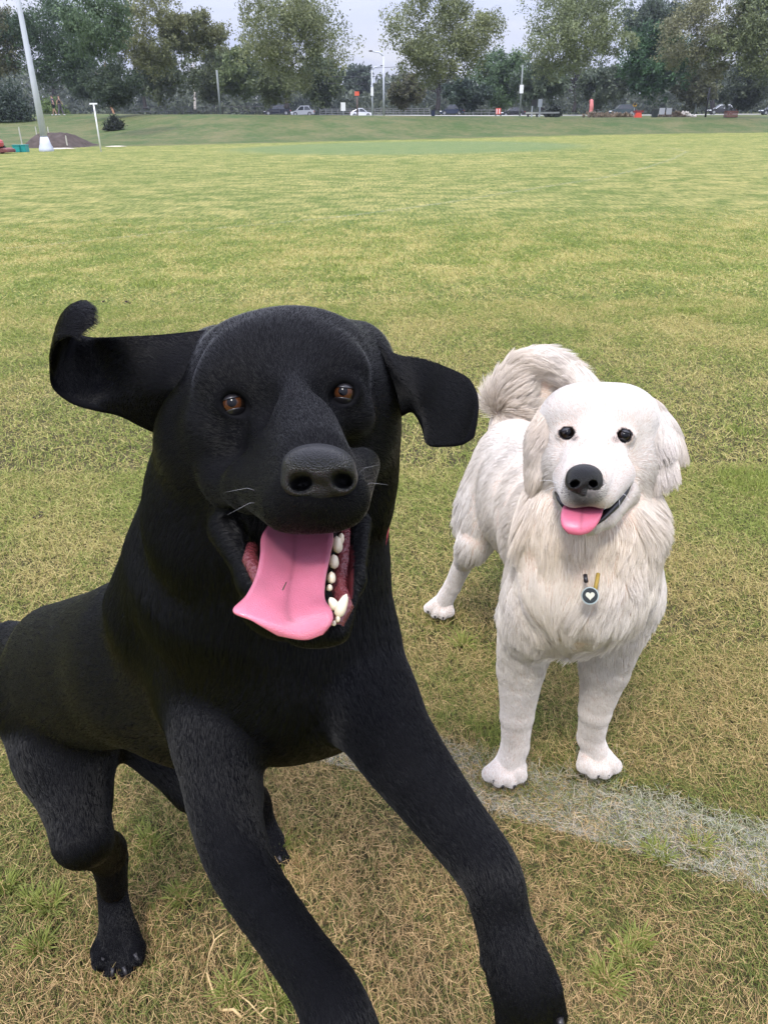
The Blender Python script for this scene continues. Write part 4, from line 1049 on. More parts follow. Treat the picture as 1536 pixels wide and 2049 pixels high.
    ear([[(1135, 785, 1.19), (1112, 810, 1.165), (1098, 850, 1.17)],
         [(1098, 800, 1.20), (1090, 845, 1.160), (1096, 890, 1.160)],
         [(1066, 850, 1.215), (1074, 885, 1.165), (1092, 920, 1.155)],
         [(1056, 905, 1.225), (1070, 925, 1.170), (1088, 945, 1.155)],
         [(1058, 950, 1.225), (1068, 958, 1.175), (1082, 965, 1.160)]], 'ear hanging close to the cheek', 41, .024, 26000)
    ear([[(1268, 785, 1.19), (1290, 815, 1.165), (1298, 860, 1.17)],
         [(1312, 805, 1.20), (1310, 850, 1.160), (1302, 895, 1.160)],
         [(1352, 850, 1.215), (1330, 885, 1.165), (1305, 925, 1.155)],
         [(1360, 895, 1.225), (1335, 930, 1.170), (1305, 955, 1.155)],
         [(1342, 925, 1.225), (1325, 955, 1.180), (1300, 972, 1.165)]], 'fluffy ear standing out from the head', 42, .030, 32000)
    # ---- tail feathers as longer fur on the tail core come from the body fur; extra plume
    T = Body(); T.chain(tl[1:], .03, .085, c=1.0); T.grid(.006).extract().attrs()
    ctr = pc(1090, 800, 1.79)
    rel = T.V - ctr; T.flow = T.flow * .9 + 0
    T.flow = T.flow + (ctr - T.V) * 6 * np.array([1, 1, .2])
    def c3(p, n, L, r, l):
        cw = np.clip(.30 + .30 * snoise(p, 30, 91)[:, 0], 0, 1.1); return (white + (cream - white) * cw[:, None]) * r.uniform(.8, 1.12, len(p))[:, None]
    fur('tail_fur', T, 26000, root, org, m_gfur, c3, .00020, lift=.2, wave=.16, wfreq=22, seed=6, seg=7, droop=.25, clump=.4, clump_n=45, cvar=.04)
    # ---- nose
    NB = Body(); z = 1.005
    NB.ell((1168, 953, z), (36, 25, 26), None, .005); NB.ell((1168, 960, z + .018), (33, 30, 34), None, .005); NB.ell((1149, 966, z), (18, 18, 20), None, .006); NB.ell((1187, 966, z), (18, 18, 20), None, .006); NB.ell((1168, 980, z + .004), (18, 17, 16), None, .006)
    NB.ell((1150, 968, z - .012), (9, 7, 45), (14,), .002, op='-'); NB.ell((1186, 968, z - .012), (9, 7, 45), (-14,), .002, op='-')
    NB.grid(.0011).extract(); skin_mesh('nose', NB, m_nose, root, org, None)
    for (x, y, r), d in zip(eyes, ed):
        eye_parts(root, org, B, x, y, r * 1.20, d + .0042, .95, .5, m_sclera, m_iris_d, m_pupil, None, look=(-.05, .02, -1), lids=(.35 if x < 1180 else -.35, .15, 1.08, .0, .95, m_lip))
    # ---- tongue and lips
    rows = [[(1132, 1004, 1.080), (1168, 1004, 1.085), (1206, 1008, 1.080)],
            [(1124, 1018, 1.050), (1165, 1018, 1.050), (1206, 1020, 1.050)],
            [(1121, 1036, 1.034), (1162, 1036, 1.032), (1201, 1036, 1.036)],
            [(1124, 1054, 1.028), (1160, 1056, 1.024), (1192, 1052, 1.030)],
            [(1136, 1068, 1.028), (1158, 1071, 1.026), (1178, 1066, 1.029)]]
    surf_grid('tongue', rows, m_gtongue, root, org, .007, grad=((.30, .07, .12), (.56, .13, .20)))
    mb = MB(); mb.tube([P(*q) - org for q in [(1262, 962, 1.098), (1250, 985, 1.086), (1232, 1010, 1.072), (1206, 1036, 1.060), (1190, 1050, 1.056)]], [.002, .0046, .0055, .0042, .002], 8)
    mb.build('lip', m_lip, root, True)
    mb = MB(); mb.tube([P(*q) - org for q in [(1110, 985, 1.09), (1118, 1000, 1.072), (1128, 1014, 1.060)]], [.0015, .0035, .003], 8); mb.build('lip', m_lip, root, True)
    wk = MB()
    for a, b in (((1118, 968, 1.045), (1078, 962, 1.04)), ((1120, 975, 1.045), (1085, 985, 1.03)), ((1240, 985, 1.05), (1262, 1006, 1.04)), ((1236, 995, 1.05), (1240, 1022, 1.03)), ((1225, 1000, 1.04), (1208, 1020, 1.02))):
        p0, p1 = P(*a), P(*b); wk.tube([p0 - org, (p0 + p1) / 2 - org + np.array([0, 0, .003]), p1 - org], [.0003, .0002, .00008], 4)
    wk.build('whiskers', mat('white_whisker', (.8, .8, .8), .3), root, True)['kind'] = 'stuff'
    # ---- claws
    for x, y, d in ((987, 1562, 1.447), (1005, 1574, 1.447), (1028, 1574, 1.447), (1044, 1562, 1.45), (1178, 1543, 1.45), (1196, 1553, 1.447), (1216, 1552, 1.447), (1230, 1541, 1.45), (856, 1224, 1.937), (870, 1234, 1.937), (886, 1236, 1.937)):
        s_ = d / 1.45; mb = MB(); mb.tube([P(x, y - 9 / s_, d + .006) - org, P(x, y, d - .004) - org, P(x, y + 5 / s_, d - .002) - org], [.0036, .0028, .0008], 6); mb.build('claw', m_claw, root, True)
    # ---- collar with its tag
    dn = B.depth(1180, 1190) - .03
    mb = MB(); mb.tube([P(1196, 1148, dn + .012) - org, P(1193, 1165, dn + .004) - org, P(1189, 1184, dn) - org], [.003, .003, .0028], 8)
    cl = mb.build('collar', mat('yellow_webbing', (.30, .20, .03), .7), root, True)
    mb = MB(); mb.tube([P(1170, 1150, dn + .012) - org, P(1172, 1165, dn + .006) - org], [.0032, .0032], 8); mb.build('buckle', m_lip, cl, True)
    tg = disc(P(1180, 1192, dn - .006), 17.5 * dn / FPX, .002, m_tagrim, 'tag', cl, org)
    disc(P(1180, 1192, dn - .0075), 15.2 * dn / FPX, .0016, m_tagface, 'tag_face', tg, org)
    t = np.linspace(0, 2 * math.pi, 40, endpoint=False); hx = 16 * np.sin(t) ** 3; hy = 13 * np.cos(t) - 5 * np.cos(2 * t) - 2 * np.cos(3 * t) - np.cos(4 * t)
    c = pc(1180, 1192, dn - .0088); s_ = dn / FPX * .56
    v = [c + np.array([a * s_, b * s_, 0]) for a, b in zip(hx, hy)]; v += [q + np.array([0, 0, .0012]) for q in v]; n = 40
    f = [tuple(range(n)), tuple(reversed(range(n, 2 * n)))] + [(i, (i + 1) % n, n + (i + 1) % n, n + i) for i in range(n)]
    np_mesh('heart', c2w(np.array(v)) - org, f, m_heart, False, None, tg)
def disc(c, r, th, m, name, par, org):
    n = 36; v = []
    for k in (0, 1):
        for i in range(n): a = 2 * math.pi * i / n; v.append(c + CR * r * math.cos(a) + CU * r * math.sin(a) + CF * th * k)
    f = [tuple(range(n)), tuple(reversed(range(n, 2 * n)))] + [(i, (i + 1) % n, n + (i + 1) % n, n + i) for i in range(n)]
    return np_mesh(name, np.array(v) - org, f, m, False, None, par)
m_gear = mat('cream_ear', (.58, .52, .47), .7, .1)
m_iris_d = mat('dark_iris', (.012, .007, .005), .1, .4)
m_tagrim = mat('tag_rim', (.40, .46, .42), .3, metal=.6); m_tagface = mat('tag_face', (.012, .018, .016), .25); m_heart = mat('tag_heart', (.50, .50, .40), .4)
gold_dog(); log('gold dog')
# ------------------------------------------------------------------ trees
m_bark = mat('grey_bark', (.032, .028, .026), .9, .1, noise=.35, nscale=3, bump=.5, bscale=14)
m_bark_pale = mat('pale_gum_bark', (.42, .38, .33), .8, .1, noise=.3, nscale=2.5, bump=.3, bscale=9)
m_bark_red = mat('orange_gum_bark', (.36, .20, .12), .8, .1, noise=.35, nscale=1.5, bump=.3, bscale=9)
m_leaf = mat('leaves', (.08, .1, .05), .55, .3, attr='col')
_b = m_leaf.node_tree.nodes['Principled BSDF']; _n = m_leaf.node_tree
_tr = _n.nodes.new('ShaderNodeBsdfTranslucent'); _mx = _n.nodes.new('ShaderNodeMixShader'); _mx.inputs[0].default_value = .25
_at = [q for q in _n.nodes if q.type == 'ATTRIBUTE'][0]; _n.links.new(_at.outputs['Color'], _tr.inputs[0])
_o = [q for q in _n.nodes if q.type == 'OUTPUT_MATERIAL'][0]
_n.links.new(_b.outputs[0], _mx.inputs[1]); _n.links.new(_tr.outputs[0], _mx.inputs[2]); _n.links.new(_mx.outputs[0], _o.inputs[0])

def leaf_quads(c, size, r, droop=.3):
    n = len(c); u = r.normal(size=(n, 3)); u[:, 2] -= droop; u /= np.linalg.norm(u, axis=1)[:, None]
    w = np.cross(u, r.normal(size=(n, 3))); w /= np.linalg.norm(w, axis=1)[:, None]
    s = size * r.uniform(.6, 1.4, n)[:, None]; a = u * s; b = w * s * r.uniform(.35, .65, n)[:, None]
    v = np.stack([c - a * .9, c + b * .8 - a * .1, c + a, c - b * .8 + a * .15], 1).reshape(-1, 3)
    return v, np.arange(4 * n).reshape(n, 4)
def tree(name, px, D, top, cx, halfw, bot, label, col1, col2, trunk_px=10, nl=6500, leaf=.20, clumps=46, bark=None, lean=None, gaps=.5, depthf=.8, group=None, seed=0, base=None, flat=1.0, limbs=True, cs=.17, droop=.3):
    """px: column of the trunk foot; D: distance; top, bot: rows of the crown's ends; cx, halfw: crown centre and half width, in photo pixels"""
    r = np.random.default_rng(1000 + seed); nl = int(nl * 2.4); leaf *= .74
    bot = bot - .17 * (bot - top) if bot < 240 and not lean else bot
    b = on_ground(px, D) if base is None else base
    d_ax = (b - CAMPOS) @ CF; s = d_ax / FPX
    pt, pb = at(cx, top, D), at(cx, bot, D)
    zt, zb = pt[2], pb[2]; H = zt - zb
    cc = at(cx, (top + bot) / 2, D); cc[2] = (zt + zb) / 2; W = halfw * s
    root = empty(name, b, label, 'tree', group)
    # crown clumps
    cl = []
    while len(cl) < clumps:
        q = r.uniform(-1, 1, 3)
        rr = np.linalg.norm(q)
        if rr > 1 or rr < .25 * r.random(): continue
        k = 1 - .28 * max(q[2], 0) ** 2 - .15 * max(-q[2], 0)
        cl.append([q[0] * W * k, q[1] * W * depthf * k, q[2] * H / 2 * flat])
    cl = np.array(cl) + cc
    rad = (W * .5 + H * .25) * r.uniform(.6, 1.35, len(cl)) * cs * 2
    # leaves
    nper = r.dirichlet(np.ones(len(cl)) * 3) * nl; Ls = []; tone = []
    for q, rd, m in zip(cl, rad, nper.astype(int)):
        sub = np.clip(r.normal(size=(max(3, m // 26), 3)), -1.5, 1.5) * rd * .62 * (1, 1, .75)
        p = sub[r.integers(0, len(sub), m)] + r.normal(size=(m, 3)) * rd * .22
        Ls.append(q + p); t = r.uniform(.0, 1); tone.append(np.clip(t * .7 + r.random(m) * .5 - .05, 0, 1))
    Ls = np.vstack(Ls); tone = np.concatenate(tone)
    v, f = leaf_quads(Ls, leaf, r, droop)
    c = np.array(col1) + (np.array(col2) - np.array(col1)) * tone[:, None]; c = c * r.uniform(1.10, 1.36, len(c))[:, None] * np.array([.95, 1.03, .92])
    np_mesh('crown', v - b, f, m_leaf, False, np.repeat(c, 4, 0), root)
    # trunk and limbs
    mb = MB(); tr = trunk_px * s / 2
    fork = np.array([b[0] + (cc[0] - b[0]) * .35, b[1] + (cc[1] - b[1]) * .35, max(b[2] + .5, zb - .02 * H) if bot < 240 else b[2] + H * .2])
    mid = (b + fork) / 2 + np.array([r.normal() * tr * .6, 0, 0])
    path = [b - np.array([0, 0, .3]), b, mid, fork]
    rr_ = [tr * 1.35, tr * 1.1, tr * .95, tr * .85]
    if lean: path = [b - np.array([0, 0, .3])] + [at(x, y, D + dd) for x, y, dd in lean]; rr_ = np.linspace(tr * 1.1, tr * .3, len(path)); fork = path[-2]
    else:
        topc = cc + np.array([r.normal() * W * .1, 0, H * .25]); path += [(fork + topc) / 2 + r.normal(size=3) * tr, topc]; rr_ += [tr * .55, tr * .18]
    mb.tube(path, rr_, 9)
    mb.build('trunk', bark or m_bark, root, True)
    if limbs:
        mb = MB()
        for q in cl[:: 1 if len(cl) < 30 else 2]:
            tpos = r.uniform(.0, .7); st = fork + (cc + (0, 0, H * .2) - fork) * tpos * (0 if lean else 1)
            if q[2] < st[2] - H * .1: st = fork
            m_ = (st + q) / 2 + np.array([0, 0, -.05 * H]) + r.normal(size=3) * .03 * H
            mb.tube([st, m_, q + r.normal(size=3) * rad[0] * .2], [tr * .32, tr * .18, tr * .05], 5, False)
        mb.build('limb', bark or m_bark, root, True)['kind'] = 'stuff'
    return root
OL1, OL2 = (.070, .082, .040), (.225, .225, .120)      # olive plane trees
DG1, DG2 = (.020, .036, .022), (.070, .105, .050)      # dark evergreens
GG1, GG2 = (.045, .065, .040), (.120, .145, .085)      # grey green gums
YG1, YG2 = (.060, .085, .030), (.170, .200, .075)
C0 = lambda x: float(np.interp(math.atan2(*ray(x, 240)[:2]), _caz, _cD))
TREES = [
 # name, foot px, D, top, cx, half, bottom, label, colours, trunk px ...
 ('plane_tree', 575, C0(575) + .5, -14, 588, 112, 205, 'broad olive plane tree with its trunk in front of the silver hatchback', OL1, OL2, dict(trunk_px=18, nl=11000, clumps=70, leaf=.145, cs=.13)),
 ('plane_tree', 875, C0(875) + .5, -22, 884, 98, 208, 'tall olive plane tree beside the dark blue car in the middle', OL1, OL2, dict(trunk_px=18, nl=12000, clumps=75, leaf=.145, cs=.14)),
 ('plane_tree', 1146, C0(1146) + .5, -34, 1150, 112, 196, 'tall plane tree to the left of the pink feather flag', (.075, .09, .048), (.23, .24, .135), dict(trunk_px=14, nl=13000, clumps=80, leaf=.145, cs=.13)),
 ('plane_tree', 1424, C0(1424) + .5, -30, 1412, 82, 200, 'plane tree with thin brownish crown behind the white topped car', (.08, .08, .048), (.23, .21, .13), dict(trunk_px=18, nl=8500, clumps=60, leaf=.145, cs=.13)),
 ('plane_tree', 1545, C0(1530) - 3, -40, 1508, 82, 205, 'dense green plane tree cut off by the right edge', (.065, .08, .04), (.19, .20, .11), dict(trunk_px=16, nl=12000, clumps=70, leaf=.16, cs=.15)),
 ('oak_tree', 293, C0(293) - 3, -40, 292, 70, 185, 'tall open brownish tree with a dark trunk at the top of the bank', (.07, .078, .038), (.225, .215, .11), dict(trunk_px=14, nl=8500, clumps=60, leaf=.14, cs=.13)),
 ('gum_tree', 392, C0(392) + 6, 28, 388, 60, 118, 'gum tree with pale bare branches under an olive crown', (.06, .07, .035), (.19, .18, .09), dict(trunk_px=9, nl=6500, clumps=45, leaf=.17, bark=m_bark_pale)),
 ('gum_tree', 236, C0(236) - 30, -20, 196, 62, 118, 'leaning gum tree with peeling orange bark', (.045, .07, .04), (.12, .16, .09), dict(trunk_px=9, nl=6500, clumps=40, leaf=.12, bark=m_bark_red, lean=[(236, 252, 0), (222, 205, 0), (200, 160, 0), (193, 118, .3), (186, 60, .3), (190, 0, 0)], droop=.8)),
 ('bushy_tree', 228, C0(228) - 12, 110, 226, 52, 235, 'dark bushy tree growing behind the leaning orange gum', (.03, .045, .03), (.085, .105, .06), dict(trunk_px=16, nl=6000, clumps=50, leaf=.14)),
 ('fig_tree', 113, C0(113) - 6, -6, 96, 84, 205, 'huge dark evergreen tree above the two walkers', DG1, DG2, dict(trunk_px=11, nl=11000, clumps=60, leaf=.17, cs=.15)),
 ('olive_tree', -30, C0(0) - 10, -10, -6, 36, 190, 'dull olive tree at the left edge behind the light pole', (.05, .055, .03), (.14, .13, .07), dict(trunk_px=14, nl=4500, clumps=40, leaf=.18)),
 ('fig_tree', 1325, C0(1325) + 22, 52, 1318, 68, 214, 'dark green fig tree behind the yellow diamond sign', (.016, .034, .020), (.055, .105, .045), dict(trunk_px=14, nl=9000, clumps=55, leaf=.26, cs=.17)),
 ('gum_tree', 1300, C0(1300) + 45, 8, 1302, 56, 66, 'round topped gum showing above the dark fig tree', (.04, .055, .045), (.10, .12, .09), dict(trunk_px=8, nl=4500, clumps=22, leaf=.28, cs=.24)),
 ('green_tree', 1000, C0(1000) + 40, 98, 1003, 58, 226, 'mid green tree in the gap between two tall plane trees', (.04, .07, .035), (.11, .155, .08), dict(trunk_px=8, nl=6500, clumps=45, leaf=.26)),
 ('bushy_tree', 484, C0(484) + 30, 100, 484, 42, 224, 'round topped bushy tree left of the broad plane tree', (.045, .065, .03), (.125, .145, .065), dict(trunk_px=9, nl=5500, clumps=36, leaf=.24)),
 ('bushy_tree', 545, C0(545) + 20, 120, 548, 40, 222, 'olive bushy tree tucked in at the left side of the broad plane tree', (.055, .07, .035), (.15, .16, .08), dict(trunk_px=9, nl=4500, clumps=36, leaf=.2)),
 ('bushy_tree', 440, C0(440) + 34, 96, 432, 44, 222, 'dull green tree behind the banded white pole', (.045, .06, .035), (.13, .14, .075), dict(trunk_px=9, nl=5000, clumps=36, leaf=.24)),
 ('slender_tree', 703, C0(703) + 120, 138, 702, 13, 200, 'left one of two slim distant trees seen against the sky', (.04, .055, .045), (.09, .11, .085), dict(trunk_px=4, nl=1500, clumps=12, leaf=.5, cs=.3)),
 ('slender_tree', 727, C0(727) + 120, 140, 728, 14, 200, 'right one of two slim distant trees seen against the sky', (.04, .055, .045), (.09, .11, .085), dict(trunk_px=4, nl=1500, clumps=12, leaf=.5, cs=.3)),
 ('bushy_tree', 815, C0(815) + 18, 150, 812, 34, 228, 'low brownish tree left of the dark blue car', (.05, .05, .035), (.13, .115, .075), dict(trunk_px=7, nl=4000, clumps=30, leaf=.2)),
 ('bushy_tree', 655, C0(655) + 40, 120, 640, 50, 226, 'dark bushy tree behind the silver hatchback', (.035, .05, .03), (.10, .115, .06), dict(trunk_px=8, nl=5500, clumps=36, leaf=.26)),
 ('bushy_tree', 1090, C0(1090) + 30, 120, 1080, 46, 224, 'greyish bushy tree behind the dark notice board', (.04, .055, .04), (.10, .12, .08), dict(trunk_px=8, nl=4500, clumps=36, leaf=.26)),
 ('bushy_tree', 1215, C0(1215) + 34, 130, 1215, 55, 226, 'grey green tree behind the pink feather flag', (.045, .06, .045), (.11, .125, .09), dict(trunk_px=8, nl=4500, clumps=36, leaf=.26)),
 ('bushy_tree', 1400, C0(1400) + 26, 130, 1385, 40, 226, 'brownish tree over the white panels of the work site', (.055, .06, .04), (.14, .135, .085), dict(trunk_px=8, nl=4500, clumps=36, leaf=.24)),
 ('bushy_tree', 1500, C0(1500) + 26, 120, 1490, 60, 226, 'dark tree behind the car at the right edge', (.03, .04, .032), (.08, .09, .06), dict(trunk_px=8, nl=4500, clumps=36, leaf=.24)),
 ('bushy_tree', 170, C0(170) + 12, 100, 168, 42, 222, 'dark tree between the big evergreen and the leaning gum', (.028, .045, .032), (.075, .10, .06), dict(trunk_px=8, nl=4500, clumps=34, leaf=.2)),
 ('bushy_tree', 330, C0(330) + 24, 90, 335, 55, 226, 'grey green bushy tree behind the pale branched gum', (.04, .055, .035), (.11, .12, .065), dict(trunk_px=8, nl=5000, clumps=36, leaf=.24)),
 ('bushy_tree', 935, C0(935) + 36, 160, 935, 40, 226, 'dark low tree behind the red and white barrier', (.022, .035, .03), (.055, .075, .055), dict(trunk_px=6, nl=4000, clumps=30, leaf=.25)),
]
for i, t in enumerate(TREES):
    tree(*t[:8], t[8], t[9], seed=i, group='trees behind the playing field', **t[10])
log('trees')
# low dark bush at the left edge
def bush(px, D, top, cx, halfw, label, c1, c2, seed, nl=6000, leaf=.1, cs=.2):
    r = np.random.default_rng(seed); b = on_ground(px, D); s = ((b - CAMPOS) @ CF) / FPX; W = halfw * s; H = at(cx, top, D)[2] - b[2]
    c0 = at(cx, 240, D); root = empty('bush', b, label, 'bush', 'bushes')
    p = r.normal(size=(40, 3)); p /= np.linalg.norm(p, axis=1)[:, None]; p *= r.uniform(.3, .9, (40, 1)) ; p[:, 2] = np.abs(p[:, 2])
    cl = np.array([c0[0], c0[1], b[2]]) + p * (W, W * .7, H * .92)
    L = cl[r.integers(0, 40, nl)] + r.normal(size=(nl, 3)) * H * cs * .6; L[:, 2] = np.maximum(L[:, 2], b[2] + .05)
    v, f = leaf_quads(L, leaf, r, .5); c = np.array(c1) + (np.array(c2) - np.array(c1)) * r.random((nl, 1))
    np_mesh('foliage', v - b, f, m_leaf, False, np.repeat(c, 4, 0), root)
    mb = MB()
    for q in cl[:14]: mb.tube([b, (b + q) / 2 + (0, 0, H * .1), q], [.06, .04, .015], 5, False)
    mb.build('stem', m_bark, root, True)['kind'] = 'stuff'
bush(25, C0(20) - 24, 146, 22, 62, 'big dark bush behind the ride-on mower', (.018, .034, .024), (.060, .085, .055), 51, 9000, .13, .24)
bush(232, C0(236) - 23, 226, 228, 20, 'small dark bush round the foot of the leaning gum', (.016, .022, .014), (.04, .05, .03), 52, 2200, .09, .22)
bush(1075, C0(1080) + 12, 205, 1105, 20, 'dark rounded shrub between the notice board and plane tree', (.016, .024, .018), (.04, .05, .04), 53, 1800, .14)
for i, (x, c) in enumerate(((1195, 'left'), (1240, 'middle'), (1345, 'right'))):
    bush(x, C0(x) + 8, 222, x, 34, 'strip of dry pinkish grasses ' + ('left of the dark teal car', 'behind the dark teal car', 'in front of the white panels')[i], (.16, .13, .09), (.36, .28, .20), 60 + i, 1500, .12)
def woods():
    """the far mass of trees and scrub behind the road: nobody could count them"""
    r = np.random.default_rng(9); n = 90000
    x = r.uniform(-700, 2300, n); D = np.array([C0(q) for q in np.linspace(-700, 2300, 60)]); D = np.interp(x, np.linspace(-700, 2300, 60), D) + r.uniform(105, 160, n)
    topy = 166 - 26 * np.exp(-((x - 440) / 190) ** 2) + 14 * np.sin(x * .021) + 10 * np.sin(x * .053 + 1) + 8 * np.sin(x * .13) - 40 * np.exp(-((x - 20) / 160) ** 2) - 22 * np.exp(-((x - 1300) / 260) ** 2) + 12 * np.exp(-((x - 735) / 40) ** 2)
    top = np.array([0.0] * n); v = np.array([ray(a, 240) for a in x]); h = np.hypot(v[:, 0], v[:, 1]); X, Y = v[:, 0] / h * D, v[:, 1] / h * D
    g = ground_z(X, Y); zt = CAM_H + (240 - topy) * D / 1953; Z = g + (zt - g) * r.beta(1.05, 1.25, n)
    c = np.column_stack([X, Y, Z]) + r.normal(size=(n, 3)) * .5
    vv, f = leaf_quads(c, .6, r, .3); sh = snoise(c, .35, 5)[:, 0:1] * .5 + .5
    col = np.array((.026, .038, .030)) + (np.array((.110, .130, .080)) - np.array((.026, .038, .030))) * np.clip(sh + r.normal(0, .2, (n, 1)), 0, 1)
    o = np_mesh('distant_woods', vv, f, m_leaf, False, np.repeat(col, 4, 0)); tag(o, 'dense dark scrub and trees beyond the road', None, None, 'stuff')
woods()
# light green shrubs seen under the dark evergreen
bush(100, C0(100) + 20, 192, 112, 36, 'light green shrubs seen under the big evergreen', (.07, .11, .03), (.18, .25, .08), 71, 2600, .2)
log('woods')

# ------------------------------------------------------------------ road behind the crest
m_asph = mat('asphalt', (.07, .07, .075), .9, .2, noise=.15, nscale=6)
m_white = mat('white_paint', (.72, .73, .75), .45); m_grey = mat('grey_steel', (.50, .53, .60), .5, .4, noise=.08, nscale=2)
m_dark = mat('dark_metal', (.03, .03, .035), .5); m_glass = mat('car_glass', (.02, .025, .03), .06, .8); m_tyre = mat('tyre', (.02, .02, .02), .85)
m_rim = mat('wheel_rim', (.35, .36, .38), .35, metal=.7); m_lamp = mat('lamp_glass', (.75, .77, .8), .1, .8); m_red = mat('red_plastic', (.42, .03, .025), .4)
def band(name, xs, off0, off1, z, m, label):
    v = []; D_ = [C0(x) for x in xs]
    for x, D in zip(xs, D_):
        for o in (off0, off1): p = on_ground(x, D + o); v.append(p + (0, 0, z))
    f = [(2 * i, 2 * i + 1, 2 * i + 3, 2 * i + 2) for i in range(len(xs) - 1)]
    o = np_mesh(name, v, f, m, True)
    if o.data.polygons[0].normal.z < 0: o.data.flip_normals()
    return tag(o, label, None, None, 'structure')
RX = list(range(240, 2000, 40))
CAR_OFF = 84
band('road', RX, CAR_OFF - 4, CAR_OFF + 8, .03, m_asph, 'grey road running along the top of the bank')
v_k = MB()
for x0, x1 in zip(RX[:-1], RX[1:]):
    a, b = on_ground(x0, C0(x0) + CAR_OFF - 4.2), on_ground(x1, C0(x1) + CAR_OFF - 4.2)
    v_k.tube([a + (0, 0, .06), b + (0, 0, .06)], .09, 4)
tag(v_k.build('kerb', mat('concrete_kerb', (.42, .41, .39), .8)), 'pale concrete kerb along the near side of the road', None, None, 'structure')

# ------------------------------------------------------------------ cars
def car(px, D, face, paint, label, kind='hatch', L=4.2, roof=None, zoff=.03, yaw=None, spec_group='cars on the road behind the field'):
    """face: -1 nose to the photo's left, +1 to the right"""
    b = on_ground(px, D); ang = math.atan2(b[0], b[1])
    root = empty('parked_car', b + np.array([0, 0, zoff]), label, 'car', spec_group, rz=-ang * .3 + (0 if face < 0 else math.pi) + (yaw or 0))
    W = .86; h = L / 2
    R0 = {'hatch': 1.48, 'suv': 1.68, 'sedan': 1.44, 'prius': 1.5}[kind]
    # nose at -x
    belt = .92 if kind != 'suv' else 1.02
    low = [(-h, .38), (-h + .03, .62), (-h + .25, .74), (-h + 1.05, belt - .05), (h - (.75 if kind == 'sedan' else .12), belt + .03), (h - .03, belt - .08), (h, .55), (h - .06, .30), (-h + .08, .24)]
    body = MB(); body.prism(low, -W, W)
    m_p = paint
    bo = body.build('body', m_p, root, True, bevel=.05)
    bo.data.polygons.foreach_set('use_smooth', [False] * len(bo.data.polygons))
    a0, a1 = -h + 1.0, -h + 1.75
    c0, c1 = (h - .85, h - .25) if kind != 'sedan' else (h - 1.35, h - .75)
    if kind == 'prius': c0, c1 = h - 1.3, h - .1
    z0, z1 = belt - .03, R0; Wt = W - .17
    def cab(e, zt0, zt1, name, m, par, w=0.0):
        t0 = (zt0 - z0) / (z1 - z0); t1 = (zt1 - z0) / (z1 - z0)
        def sec(t, z): xa = a0 + (a1 - a0) * t; xb = c1 + (c0 - c1) * t; ww = (W - .03) + (Wt - W + .03) * t + e; return [(xa - e, -ww, z), (xb + e, -ww, z), (xb + e, ww, z), (xa - e, ww, z)]
        v = sec(t0, zt0) + sec(t1, zt1); mb = MB(); mb.add(v, [(0, 3, 2, 1), (4, 5, 6, 7), (0, 1, 5, 4), (1, 2, 6, 5), (2, 3, 7, 6), (3, 0, 4, 7)])
        return mb.build(name, m, par, False, bevel=w)
    cab(0, z0, z1 - .10, 'window_band', m_glass, root)
    cab(.012, z1 - .10, z1, 'roof', roof or m_p, root, .04)
    # pillars
    for sy in (-1, 1):
        for xb, xt in ((a0 - .01, a1 - .02), ((a0 + a1) / 2 + .95, (a0 + a1) / 2 + 1.0), (c1 - .28, c0 - .16)):
            mb = MB(); mb.tube([(xb + .02, sy * (W - .02), z0), (xt + .02, sy * (Wt + .03), z1 - .09)], .035 if xb < 0 else .05, 6); mb.build('pillar', roof or m_p, root)
    for sx in (-h + .78, h - .78):
        for sy in (-1, 1):
            mb = MB(); rr = .33 if kind != 'suv' else .37; n = 20
            ring = [(sx + rr * math.cos(2 * math.pi * k / n), sy * (W - .17), rr + rr * math.sin(2 * math.pi * k / n)) for k in range(n)]; ring2 = [(x, sy * (W + .02), z) for x, _, z in ring]
            mb.add(ring + ring2, [tuple(range(n)), tuple(reversed(range(n, 2 * n)))] + [(k, (k + 1) % n, n + (k + 1) % n, n + k) for k in range(n)])
            wh = mb.build('wheel', m_tyre, root)
            mb = MB(); r2 = rr * .62; ring = [(sx + r2 * math.cos(2 * math.pi * k / n), sy * (W + .022), rr + r2 * math.sin(2 * math.pi * k / n)) for k in range(n)]; ring2 = [(x, sy * (W + .035), z) for x, _, z in ring]
            mb.add(ring + ring2, [tuple(range(n)), tuple(reversed(range(n, 2 * n)))] + [(k, (k + 1) % n, n + (k + 1) % n, n + k) for k in range(n)]); mb.build('rim', m_rim, wh)
    for sy in (-1, 1):
        MB().box(-h - .015, -h + .35, sy * .78 - .12 * (sy > 0) - 0 * sy, sy * .78 + .12 * (sy < 0) + .0, .60, .74).build('headlight', m_lamp, root, False, bevel=.02)
        MB().box(-h - .01, -h + .30, sy * .872 - .008, sy * .872 + .008, .60, .72).build('side_lamp', m_lamp, root)
        MB().box(h - .12, h + .012, min(sy * .6, sy * .84), max(sy * .6, sy * .84), .66, .86).build('tail_light', m_red, root, False, bevel=.02)
        MB().box(-h + 1.15, -h + 1.3, min(sy * .88, sy * 1.03), max(sy * .88, sy * 1.03), belt, belt + .13).build('mirror', m_p, root, False, bevel=.02)
    MB().box(-h - .012, -h + .02, -.5, .5, .36, .54).build('grille', m_dark, root)
    return root
def paint(n, c, r=.25, mt=.0): return mat(n, c, r, .6, metal=mt, coat=.6)
pn = dict(navy=paint('dark_navy_paint', (.012, .016, .028)), silver=paint('silver_paint', (.46, .48, .52), .3, .5), white=paint('white_car_paint', (.72, .74, .78)), blue=paint('blue_paint', (.018, .028, .06)), black=paint('black_paint', (.012, .012, .016)), teal=paint('teal_paint', (.025, .045, .055)))
D_ = lambda x: C0(x) + CAR_OFF
